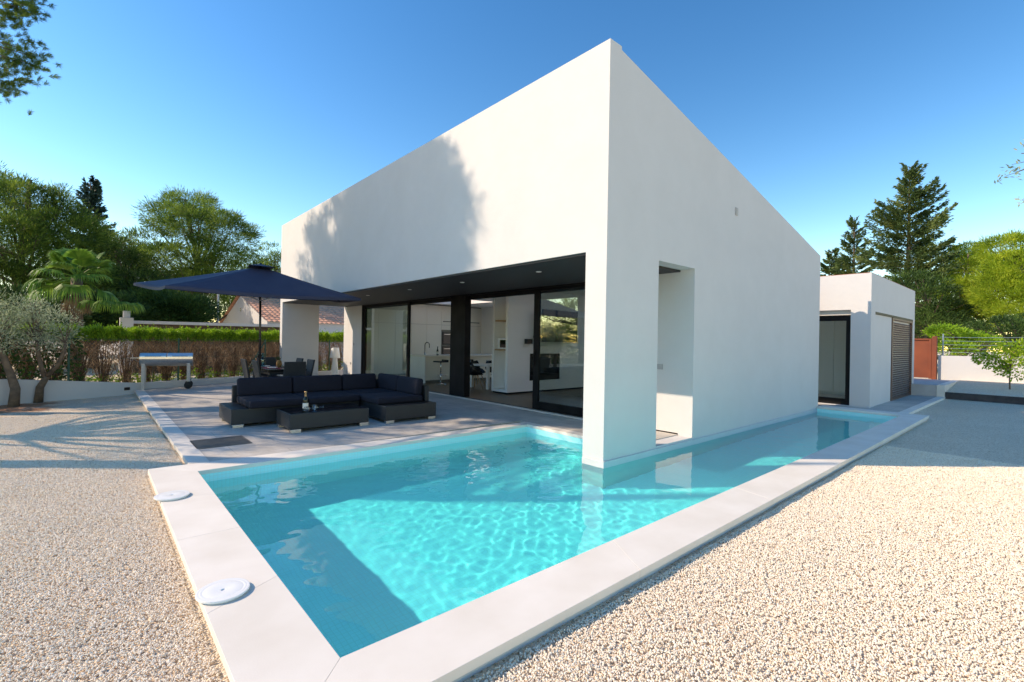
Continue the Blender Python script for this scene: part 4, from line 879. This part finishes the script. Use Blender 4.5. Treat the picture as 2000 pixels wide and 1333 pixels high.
M['palm'] = leaf_mat('palm_fronds', (.05, .14, .02), (.12, .27, .04), (.28, .44, .08), .35, scale=.5)
def lob(spec):          # (u, v, depth, radius_px_x, radius_px_y) -> crown lobe in the world
    out = []
    for (u, v, d, rx, ry) in spec:
        c = at(u, v, d); k = d/F; out.append((tuple(c), (rx*k, rx*k, ry*k)))
    return out
def base_of(u, d, z=-.1): p = at(u, 660, d); return (p.x, p.y, z)
G1 = 'pines and trees beyond the left hedge'
tree('pine_tree', base_of(20, 24), lob([(-60, 430, 24, 100, 95), (30, 390, 23, 55, 50), (0, 470, 22, 80, 60), (90, 400, 24, 50, 42), (120, 450, 24, 60, 50), (60, 500, 23, 90, 55), (170, 470, 25, 45, 42), (40, 560, 24, 110, 50), (-40, 350, 24, 50, 30), (150, 540, 24, 60, 40)]),
     M['pine'], ncl=1000, rcl=.5, nper=84, W_=.03, label='big dense green pine at the left edge behind the palm', group=G1, trunk=(.3, .08))
tree('pine_tree', base_of(380, 32), lob([(350, 430, 32, 60, 35), (400, 440, 31, 70, 42), (370, 400, 33, 45, 26), (450, 470, 32, 48, 45), (300, 480, 31, 55, 30), (340, 515, 30, 75, 34), (430, 520, 32, 80, 40), (250, 520, 31, 50, 30), (300, 560, 31, 80, 26), (405, 560, 32, 90, 26)]),
     M['pine'], ncl=1000, rcl=.52, nper=84, L_=.24, W_=.032, label='broad yellow-green pine rising behind the parasol', group=G1, trunk=(.3, .08), lean=(1, 0))
tree('pine_tree', base_of(535, 42), lob([(530, 500, 42, 26, 24), (520, 530, 42, 30, 22), (560, 520, 43, 30, 25)]), M['pine'], ncl=150, rcl=.5, nper=40, L_=.26, label='thin distant pine between the parasol top and the house', group=G1, trunk=(.15, .05))
tree('tall_shrub', base_of(250, 27), lob([(215, 520, 27, 50, 45), (260, 560, 27, 60, 35), (200, 570, 26, 60, 40), (230, 490, 27, 30, 25)]), M['darkleaf'], ncl=330, rcl=.55, nper=50, label='dark rounded tree between the palm and the parasol', group=G1, kind='tree')
tree('tall_shrub', base_of(340, 25), lob([(300, 600, 25, 55, 32), (350, 605, 25, 60, 32), (372, 612, 25, 36, 24), (270, 590, 26, 40, 30)]), M['darkleaf'], ncl=420, rcl=.5, nper=52, label='very dark broad shrub under the parasol left of the neighbouring gable', group=G1, kind='shrub')
tree('tall_shrub', base_of(60, 20), lob([(20, 610, 20, 80, 45), (90, 620, 20, 60, 35), (-60, 610, 20, 90, 60)]), M['darkleaf'], ncl=420, rcl=.45, nper=50, label='dark undergrowth tree behind the olive trees at far left', group=G1, kind='shrub')
tree('tall_shrub', base_of(180, 22), lob([(200, 610, 22, 55, 34), (140, 610, 22, 50, 35), (250, 620, 23, 40, 26)]), M['darkleaf'], ncl=300, rcl=.45, nper=50, label='dark shrub behind the palm trunks', group=G1, kind='shrub')
tree('pine_tree', base_of(480, 50), lob([(430, 618, 50, 70, 34), (470, 560, 50, 60, 50), (420, 590, 50, 60, 40), (540, 580, 50, 60, 40), (620, 590, 50, 80, 30), (700, 600, 52, 80, 40)]), M['darkleaf'], ncl=420, rcl=.9, nper=46, L_=.4, W_=.09, label='dark distant trees behind the neighbouring tiled roof', group=G1)

def conifer(name, base, h, spread, m, label, group=None, nlev=30, droop=.15, irr=.35, lean=0, zstart=.08, dens=1.0, L_=.2):
    base = Vector(base); o = empty(name, base, label, 'tree', group); pts = [base+Vector((lean*math.sin(2.2*t0)*h*.03, 0, h*t0)) for t0 in np.linspace(0, 1, 9)]
    b_ = MB(); b_.tube(pts, [h*.018*(1-t0)+.02 for t0 in np.linspace(0, 1, 9)], 8); b_.build('trunk', M['bark'], o, smooth=True)
    b_ = MB(); Ps = []; Ds = []
    for lv in range(nlev):
        t0 = zstart+(1-zstart)*(lv/nlev)**.95; z = base.z+h*t0; R0 = spread*(1-t0)**.75*(1 if t0 > .12 else .8)
        nbr = int(5+3*rng.random())
        for k in range(nbr):
            a = rng.uniform(0, 6.283); Lb = R0*(1-irr*rng.random()*1.3)+.15; x0 = np.array([base.x+lean*math.sin(2.2*t0)*h*.03, base.y, z+rng.normal()*h*.008])
            dr = np.array([math.cos(a), math.sin(a), 0]); npt = 7; tt = np.linspace(0, 1, npt)[:, None]
            rise = .30*(1-t0)*0+.12+.45*t0
            path = x0+dr*Lb*tt+np.array([0, 0, 1])*(Lb*(rise*tt-droop*2.2*tt**2*(1-t0)+.25*tt**3*(1 if t0 < .9 else 2)))
            b_.tube([tuple(p) for p in path[::2]], [max(.012, Lb*.012), .012, .01, .006][:len(path[::2])], 4, cap=False)
            nl = int(Lb*150*dens/(L_/.2)); tq = rng.uniform(.12, 1, nl)**.8; idx = np.clip((tq*(npt-1)).astype(int), 0, npt-2); fr_ = tq*(npt-1)-idx
            q = path[idx]*(1-fr_[:, None])+path[idx+1]*fr_[:, None]; sw = Lb*.20*(1-.6*tq)[:, None]
            lat = np.array([-dr[1], dr[0], 0])*rng.normal(size=(nl, 1))*sw*.8; q = q+lat+np.array([0, 0, 1])*(rng.normal(size=(nl, 1))*.05*Lb**.5-.02)
            Ps.append(q); Ds.append(dr*.8+lat*1.2+unit(nl)*.5+np.array([0, 0, .25]))
    b_.build('branches', M['bark'], o); P = np.vstack(Ps); D = np.vstack(Ds); V, Fc = leaves(P, D, L_*rng.uniform(.6, 1.3, len(P)), L_*.34); npmesh('crown', V, Fc, m, o)
    return o
def hz(v, d, u): return at(u, v, d).z
b0 = base_of(172, 34); conifer('spruce_tree', b0, hz(350, 34, 172)+.1, 3.0, M['spruce'], 'dark narrow blue-green spruce tip rising behind the left pine', 'spruces', nlev=40, irr=.45, dens=1.0, L_=.26)
b0 = base_of(1768, 34); conifer('fir_tree', b0, hz(322, 34, 1768)+.1, 5.8, M['fir'], 'tall dark fir with layered spreading branches behind the annex', 'firs behind the annex', nlev=44, irr=.65, droop=.2, lean=1.5, dens=.85, L_=.24)
b0 = base_of(1665, 42); conifer('fir_tree', b0, hz(425, 42, 1665)+.1, 3.0, M['fir'], 'narrower dark fir between the annex roof and the tall fir', 'firs behind the annex', nlev=32, irr=.4, L_=.26, dens=.7)
b0 = base_of(1622, 46); conifer('fir_tree', b0, hz(488, 46, 1622)+.1, 3.0, M['fir'], 'smallest dark fir tip beside the white house wall', 'firs behind the annex', nlev=30, irr=.3, L_=.28)
G2 = 'bright trees beyond the right wall'
tree('fir_shrub', base_of(1800, 30), lob([(1790, 580, 30, 60, 45), (1850, 620, 30, 40, 40), (1800, 640, 30, 70, 35)]), M['darkleaf'], ncl=300, rcl=.55, nper=48, label='dark undergrowth below the tall fir behind the rusty gate', group=G2, kind='shrub')
tree('pine_tree', base_of(1880, 32), lob([(1885, 500, 33, 32, 22), (1900, 540, 32, 45, 34), (1875, 580, 31, 40, 40), (1900, 620, 31, 45, 36)]), M['pine_bright'], ncl=420, rcl=.42, nper=76, W_=.032, label='bright yellow-green pine just right of the tall fir', group=G2, trunk=(.16, .04))
tree('pine_tree', base_of(1985, 28), lob([(1965, 485, 28, 45, 26), (1990, 530, 27, 55, 40), (1950, 570, 27, 40, 45), (2010, 600, 26, 60, 45), (2060, 540, 28, 60, 70)]), M['pine_bright'], ncl=620, rcl=.42, nper=76, W_=.032, label='bright yellow-green pine at the right edge of the view', group=G2, trunk=(.16, .04))
tree('pine_tree', base_of(1930, 36), lob([(1930, 500, 36, 35, 22), (1850, 500, 38, 26, 18), (1940, 560, 36, 70, 60), (1860, 560, 38, 40, 50)]), M['pine'], ncl=400, rcl=.6, nper=46, label='darker pine behind the two bright right-hand pines', group=G2, trunk=(.16, .04))
tree('roadside_shrub', base_of(1850, 22), lob([(1845, 650, 22, 28, 14), (1885, 658, 22, 26, 12), (1860, 680, 21.5, 34, 12), (1920, 670, 21.5, 30, 16)]), M['hedge'], ncl=160, rcl=.25, nper=46, L_=.12, W_=.04, label='low bright green shrub behind the wires beside the rusty gate', group=G2, kind='shrub')
tree('roadside_shrub', base_of(1960, 23), lob([(1960, 650, 23, 60, 30), (2030, 650, 23, 60, 40)]), M['darkleaf'], ncl=200, rcl=.35, nper=46, L_=.14, W_=.05, label='dark olive shrub behind the wires, behind the young citrus tree', group=G2, kind='shrub')
for u in range(1500, 2500, 130):
    if u > 2100 or u < 1560: tree('pine_tree', base_of(u, 48), lob([(u, 560, 48, 90, 60), (u+20, 620, 48, 90, 45)]), M['pine'], ncl=140, rcl=1.0, nper=40, L_=.45, W_=.12, label='distant pine outside the right edge of the garden', group='distant pines')

# young citrus
ly = empty('citrus_tree', (17.0, -2.97, .20), 'small young citrus tree with bright leaves before the right white wall', 'tree')
b_ = MB(); b_.tube([(17, -2.97, .15), (17.01, -2.96, .6), (17, -2.98, 1.0), (17.02, -2.96, 1.35)], [.022, .018, .015, .01], 8); b_.build('trunk', M['bark_olive'], ly, smooth=True)
P, D, Cc = foliage_pts([((17, -2.9, 1.25), (.5, .75, .35)), ((17, -3.1, .85), (.3, .38, .22)), ((17, -2.5, 1.1), (.3, .35, .2)), ((17.05, -3.1, 1.55), (.35, .45, .2))], 90, .14, 16, 1, shell=.3, up=-.1)
b_ = MB(); [b_.tube([(17, -2.97, .7+.3*rng.random()), tuple(c)], [.009, .004], 4, cap=False) for c in Cc[::3]]; b_.build('branches', M['bark_olive'], ly)
V, Fc = leaves(P, D, rng.uniform(.08, .14, len(P)), .05); npmesh('crown', V, Fc, M['lemon'], ly)

# olive trees at the left
def olive(base, stems, lobes, label, ncl):
    base = Vector(base); o = empty('olive_tree', base, label, 'tree', 'olive trees by the low wall')
    for st_ in stems:
        b_ = MB(); b_.tube(st_[0], st_[1], 10); b_.build('trunk', M['bark_olive'], o, smooth=True)
    P, D, Cc = foliage_pts(lobes, ncl, .17, 26, 1, shell=.2, up=.25)
    b_ = MB(); ends = [Vector(s[0][-1]) for s in stems]
    for c in Cc[::5]:
        c = Vector(c); e_ = min(ends, key=lambda q: (q-c).length); b_.tube([e_, e_.lerp(c, .5)+Vector((0, 0, .05)), c], [.014, .009, .003], 4, cap=False)
    b_.build('branches', M['bark_olive'], o)
    V, Fc = leaves(P, D, rng.uniform(.045, .085, len(P)), .014); npmesh('crown', V, Fc, M['olive'], o)
B = Vector((-5.93, 11.75, -.14)); dO = 11.05
olive(B, [([B, at(78, 757, dO), at(92, 735, dO)], [.09, .075, .06]), ([at(92, 735, dO), at(112, 715, dO), at(124, 690, dO), at(128, 672, dO)], [.05, .042, .038, .03]), ([at(88, 740, dO), at(80, 715, dO-.1), at(75, 690, dO-.1), at(72, 668, dO-.1)], [.05, .045, .038, .03])],
      lob([(60, 640, dO, 48, 28), (110, 650, dO, 45, 20), (80, 610, dO+.2, 40, 24), (125, 625, dO, 28, 22), (40, 600, dO-.2, 35, 22), (95, 670, dO, 40, 16)]), 'multi-stemmed olive tree forking in a V before the low cream wall', 200)
B = Vector((-6.28, 11.2, -.14)); dO = 10.5
olive(B, [([B, at(30, 760, dO), at(22, 735, dO), at(8, 700, dO-.1), at(-8, 665, dO-.2)], [.10, .085, .075, .06, .04])],
      lob([(-20, 640, dO, 50, 34), (15, 620, dO, 35, 24), (-50, 600, dO, 60, 40), (5, 660, dO-.3, 40, 22)]), 'leaning olive tree at the left edge with a single curved trunk', 180)
# ivy and climbers hanging over the wall at far left
n = 9000; s = rng.uniform(-9, -.9, n); v = rng.normal(size=n)*.18; z = rng.uniform(-.1, 1.5, n)
P = np.array([tuple(sl_(0, .55, 0))])+np.outer(s, np.array(SD))+np.outer(v, np.array(SN)); P[:, 2] = z
V, Fc = leaves(P, unit(n), rng.uniform(.06, .12, n), .06); sh_ = npmesh('laurel_hedge', V, Fc, M['ivy']); tag(sh_, 'dark green leafy hedge behind the olive trunks and the low wall', 'hedge')

# fan palm
pb0 = at(150, 640, 17); pl_ = empty('fan_palm', (pb0.x, pb0.y, -.1), 'fan palm with drooping dry fronds behind the olive trees', 'palm')
pc_ = at(150, 545, 17); b_ = MB(); b_.tube([(pb0.x, pb0.y, -.1), tuple((pb0+pc_)/2), tuple(pc_)], [.2, .17, .16], 12); b_.build('trunk', M['bark'], pl_, smooth=True)
def fan(org, d, Lp, rad, mat_, n_bl=22, spread=2.6, droop=.25):
    d = d.normalized(); e = org+d*Lp; e.z -= .10*Lp; sd = d.cross(Vector((0, 0, 1))).normalized(); up = sd.cross(d).normalized(); vs = []; fs = []
    for k in range(n_bl):
        a = -spread/2+spread*k/(n_bl-1); bd = (d*math.cos(a)+sd*math.sin(a)).normalized(); w_ = rad*.5*spread/n_bl
        nrm = up; s2 = bd.cross(nrm).normalized(); r_ = rad*(1-.18*abs(a)/1.3)*rng.uniform(.9, 1.05)
        p0 = e; p1 = e+bd*r_*.55+up*.06*rad*(1 if k % 2 else .6); p2 = e+bd*r_*.8-Vector((0, 0, droop*rad*.25)); p3 = e+bd*r_-Vector((0, 0, droop*rad))
        i = len(vs); vs += [p0-s2*.01, p0+s2*.01, p1-s2*w_, p1+s2*w_, p2-s2*w_*.5, p2+s2*w_*.5, p3]; fs += [(i, i+1, i+3, i+2), (i+2, i+3, i+5, i+4), (i+4, i+5, i+6)]
    b_ = MB(); b_.add(vs, fs); fo = b_.build('frond', mat_, pl_); b_ = MB(); b_.tube([org, org.lerp(e, .6)+Vector((0, 0, .05)), e], [.02, .014, .01], 5); b_.build('stalk', M['palm'], fo)
for k in range(28):
    el = rng.uniform(-.5, 1.35); a = k*2.4; d = Vector((math.cos(a)*math.cos(el), math.sin(a)*math.cos(el), math.sin(el))); fan(pc_+Vector((0, 0, .05)), d, rng.uniform(.55, .95), rng.uniform(.6, .8), M['palm'], droop=.25+.4*max(0, .6-el))
M['deadpalm'] = leaf_mat('dry_palm_fronds', (.20, .12, .07), (.34, .22, .13), (.48, .34, .22), .2, scale=1)
for k in range(26):
    a = rng.uniform(0, 6.28); d = Vector((math.cos(a)*.5, math.sin(a)*.5, -.9)); fan(pc_-Vector((0, 0, .1+.3*rng.random())), d, .35, .55, M['deadpalm'], spread=1.0, n_bl=10)
pq = at(215, 600, 17.5)
for k in range(9):
    a = k*.7+.3; d = Vector((math.cos(a), math.sin(a), .25)); fan(pq.copy(), d, .6, .55, M['palm'], droop=.7)

# big pines outside the frame on the left: they throw the dappled shade and their lowest boughs hang into the corner
def needle_tree(base, lobes, label, ncl, trunk, rcl=.32, nper=60, L_=.13, W_=.018):
    return tree('pine_tree', base, lobes, M['pine'], ncl=ncl, rcl=rcl, nper=nper, L_=L_, W_=W_, label=label, group='tall pines left of the garden', trunk=trunk, flat=.8, nb=16)
needle_tree((-10.4, 12.9, -.1), [((-10, 13.7, 12.5), (1.6, 1.9, 1.9)), ((-10, 12.9, 13.3), (1.3, 1.2, 1.1)), ((-10, 14.7, 12.3), (1.6, 1.7, 1.9)), ((-10, 12.7, 11.3), (1.4, 1.1, .8)), ((-9.7, 14.5, 10.3), (1.8, 2.0, .9)), ((-9.6, 13.0, 8.3), (1.9, 1.5, .7))], 'tall spreading pine standing left of the terrace, its shade on the facade', 1050, (.3, .1), rcl=.42, nper=150, W_=.035, L_=.2)
needle_tree((-10.6, 16.9, -.1), [((-10, 17.2, 12.2), (1.5, 1.5, 1.6)), ((-10, 18.6, 11.9), (1.4, 1.4, 1.7)), ((-10, 16.4, 13.4), (1.0, 1.0, .6)), ((-10, 18.1, 10.0), (1.5, 1.6, .9)), ((-9.9, 16.4, 8.2), (1.6, 1.8, .6))], 'open-crowned pine left of the terrace, behind the denser tall one', 330, (.22, .07), rcl=.34, nper=120, W_=.03, L_=.18)
needle_tree((-9.6, 8.9, -.1), [((-8.9, 9.6, 6.1), (1.5, 1.1, .5)), ((-9.6, 10.8, 5.6), (1.3, 1.2, .5)), ((-8.7, 11.4, 7.0), (1.1, 1.3, .5)), ((-9.4, 8.4, 4.7), (1.2, .7, .4)), ((-9.3, 12.6, 5.0), (1.2, 1.2, .5)), ((-10, 9.7, 7.5), (1.2, 1.2, .6))], 'smaller pine left of the pool, branches reaching toward the terrace', 260, (.2, .06))
for k, (x, y, r_, h_, l_) in enumerate(((-24, 17, 3.6, 5.0, 'bright bushy tree beyond the left edge, farther of the pair by the pines'), (-20, 7.5, 3.0, 4.6, 'bright bushy tree beyond the left edge, nearer of the pair by the pines'), (-27, 27, 4.4, 6.5, 'broad tree beyond the left edge behind the bushy pair'), (-30, 12, 4.4, 6.5, 'broad tree far out on the left side of the garden'), (-19, 30, 3.6, 6.0, 'leafy tree beyond the left end of the low wall'))):
    tree('garden_tree', (x, y, -.1), [((x+rng.normal()*r_*.45, y+rng.normal()*r_*.45, h_*(.25+.65*q/6)), (r_*.6, r_*.6, h_*.2)) for q in range(7)], M['pine_bright'], ncl=260, rcl=.6, nper=44, L_=.24, W_=.08, label=l_, group='garden trees beyond the left edge')
# boughs in the top left corner
o = empty('pine_tree', (-8.6, 6.6, -.1), 'near pine whose needle sprays hang into the top left corner', 'tree', 'tall pines left of the garden')
b_ = MB(); b_.tube([(-8.6, 6.6, -.1), (-8.5, 6.7, 3), (-8.6, 6.5, 6), (-8.5, 6.6, 9.6)], [.22, .18, .13, .05], 10); b_.build('trunk', M['bark'], o, smooth=True)
tips = [at(u, v, d) for u, v, d in ((70, 128, 8.3), (40, 95, 8.2), (20, 140, 8.2), (52, 145, 8.4), (8, 90, 8.3), (12, 175, 8.4), (30, 120, 8.1), (0, 120, 8.5), (60, 110, 8.3), (5, 150, 8.2), (50, 12, 8.0), (30, 20, 8.2), (10, 10, 8.1), (20, 40, 8.3), (0, 30, 8), (40, 2, 8.2), (55, 22, 8.1), (-30, 60, 8.3), (-50, 120, 8.4), (-60, 20, 8.4), (-30, -20, 8.4), (-20, 170, 8.3), (-70, 80, 8.6))]
b_ = MB(); 
for t0 in tips:
    s0 = Vector((-8.55, 6.6, t0.z-.8)); b_.tube([s0, s0.lerp(t0, .5)+Vector((0, 0, .15)), t0], [.04, .022, .005], 5, cap=False)
b_.build('branches', M['bark'], o)
P = []; D = []
for t0 in tips:
    for j in range(20):
        c = np.array(t0)+rng.normal(size=3)*.12; dd = unit(1)[0]*.7+np.array([.4, -.1, .3]); n = 56
        P.append(c+np.outer(rng.uniform(-.04, .04, n), dd)); D.append(dd+unit(n)*.75)
P = np.vstack(P); D = np.vstack(D); V, Fc = leaves(P, D, rng.uniform(.06, .10, len(P)), .006); npmesh('crown', V, Fc, M['pine'], o)
# branch poking in at the right edge
o = empty('almond_tree', (-.3, -6.6, -.1), 'pale leafy twig hanging in at the right edge of the sky', 'tree')
e0 = at(2120, 300, 5); b_ = MB(); b_.tube([at(2500, 700, 6), at(2350, 400, 5.5), e0, at(1995, 300, 5)], [.09, .05, .02, .004], 8); 
o.location = tuple(at(2500, 1050, 6)); b_.v = b_.v; b_.tube([at(2500, 1050, 6), at(2500, 700, 6)], [.11, .09], 8); b_.build('trunk', M['bark_olive'], o, smooth=True)
tw = [at(1976, 322, 5), at(1985, 336, 5), at(1962, 345, 5), at(1998, 285, 5), at(1996, 392, 5.1), at(2010, 330, 5)]
b_ = MB(); [b_.tube([e0, e0.lerp(t0, .6)+Vector((0, 0, .02)), t0], [.008, .005, .002], 4, cap=False) for t0 in tw]; b_.build('branches', M['bark_olive'], o)
P = np.vstack([np.array(t0)+rng.normal(size=(12, 3))*.03 for t0 in tw]+[np.array(e0)+rng.normal(size=(400, 3))*.22+np.array([.15, -.15, .1])]); V, Fc = leaves(P, unit(len(P)), .05, .017); npmesh('crown', V, Fc, M['olive'], o)

# ================================================================== NEIGHBOURS
nh = empty('neighbour_house', tuple(at(480, 660, 30)), 'small white gabled house with terracotta tiled roof beyond the hedge', 'house')
A_ = at(470, 576, 30); rd = Vector((.999, .05, 0)); E1 = at(526, 626, 30); gd = Vector((.05, -.999, 0))
wR = 5.2; dR = A_.z-hz(627, 26.3, 524); wL = 4.6; zL = hz(634, 33.3, 432)
def hp(s, t0, z): v = A_+gd*s+rd*t0; return Vector((v.x, v.y, z))
b_ = MB(); zE = A_.z-dR
poly = [(-wL, -.2), (wR, -.2), (wR, zE), (0, A_.z-.06), (-wL, zL)]
vs = [hp(s, 0, z) for s, z in poly]+[hp(s, 12, z) for s, z in poly]; b_.add(vs, [(0, 1, 2, 3, 4), (9, 8, 7, 6, 5)]+[(i, i+5, (i+1) % 5+5, (i+1) % 5) for i in range(5)]); b_.build('wall', M['plaster'], nh)
def tiled(s0, z0, s1, z1, name):
    b_ = MB(); nn = 24*12+1; rows = 13; vs = []; fs = []
    for i in range(rows*2):
        f0 = (i//2+(i % 2))/rows; s = s0+(s1-s0)*f0; z = z0+(z1-z0)*f0+(.035 if i % 2 else 0)
        for j in range(nn):
            tt_ = -.15+12.3*j/(nn-1); vs.append(hp(s, tt_, z+.045*abs(math.sin(tt_*math.pi/.28))))
    for i in range(rows*2-1):
        for j in range(nn-1): fs.append((i*nn+j, i*nn+j+1, (i+1)*nn+j+1, (i+1)*nn+j))
    b_.add(vs, fs); return b_.build(name, M['tile'], nh)
tiled(0, A_.z, wR+.25, zE-.25*dR/wR, 'roof'); tiled(0, A_.z, -wL-.1, zL, 'roof')
b_ = MB(); b_.obox(hp(.1, -.02, A_.z-.95), .10, .03, .22, Matrix.Rotation(math.atan2(gd.y, gd.x), 3, 'Z')); b_.build('vent', M['blackplastic'], nh)
b_ = MB(); a_, c_ = at(236, 634, 19), at(620, 644, 22); dn = (c_-a_); dn.z = 0; dn.normalize(); nn_ = Vector((-dn.y, dn.x, 0)); ln = (c_-a_).length
z1_2 = 2.03; ns_ = empty('flat_roof_shed', (a_.x, a_.y, -.1), 'long low white flat roof edge just above the hedge', 'shed')
def rect3(b_, p, q, wd, za, zb):
    vs = [Vector((r_.x, r_.y, z)) + nn_*o_ for z in (za, zb) for (r_, o_) in ((p, 0), (q, 0), (q, wd), (p, wd))]; b_.add(vs, [(0, 1, 2, 3), (4, 5, 6, 7), (0, 1, 5, 4), (1, 2, 6, 5), (2, 3, 7, 6), (3, 0, 4, 7)])
rect3(b_, a_, c_, 2.2, 1.93, 2.05); b_.build('roof_slab', M['plaster'], ns_)
b_ = MB(); rect3(b_, a_+nn_*.3+dn*.3, c_+nn_*.3-dn*.3, 1.5, -.1, 1.929); b_.build('wall', M['bark'], ns_)
pz = at(247, 634, 18.9); b_ = MB(); b_.obox((pz.x, pz.y, 1.0), .42, .42, 2.3); pil = b_.build('pillar', M['plaster'], ns_, bevel=.01); b_ = MB(); b_.obox((pz.x, pz.y, 2.29), .22, .22, .26); b_.build('cap', M['plaster'], pil, bevel=.01)
pu = at(425, 640, 27); b_ = MB(); b_.tube([(pu.x, pu.y, -.1), (pu.x, pu.y, 5.0)], [.06, .05], 8); tag(b_.build('utility_pole', M['concrete']), 'thin grey pole standing left of the neighbouring gable', 'pole')

# fallen needles and leaves scattered on the gravel
n = 900; P = np.stack([rng.uniform(-8, 4, n), rng.uniform(-4.3, 9, n), np.full(n, -.082)], 1)
P = P[((P[:, 0] < -4.6) | (P[:, 1] < -2.1))]; D = unit(len(P)); D[:, 2] = abs(D[:, 2])*.12+.03
V, Fc = leaves(P, D, rng.uniform(.015, .05, len(P)), .008)
lt = npmesh('fallen_leaves', V, Fc, M['twigs']); tag(lt, kind='stuff')
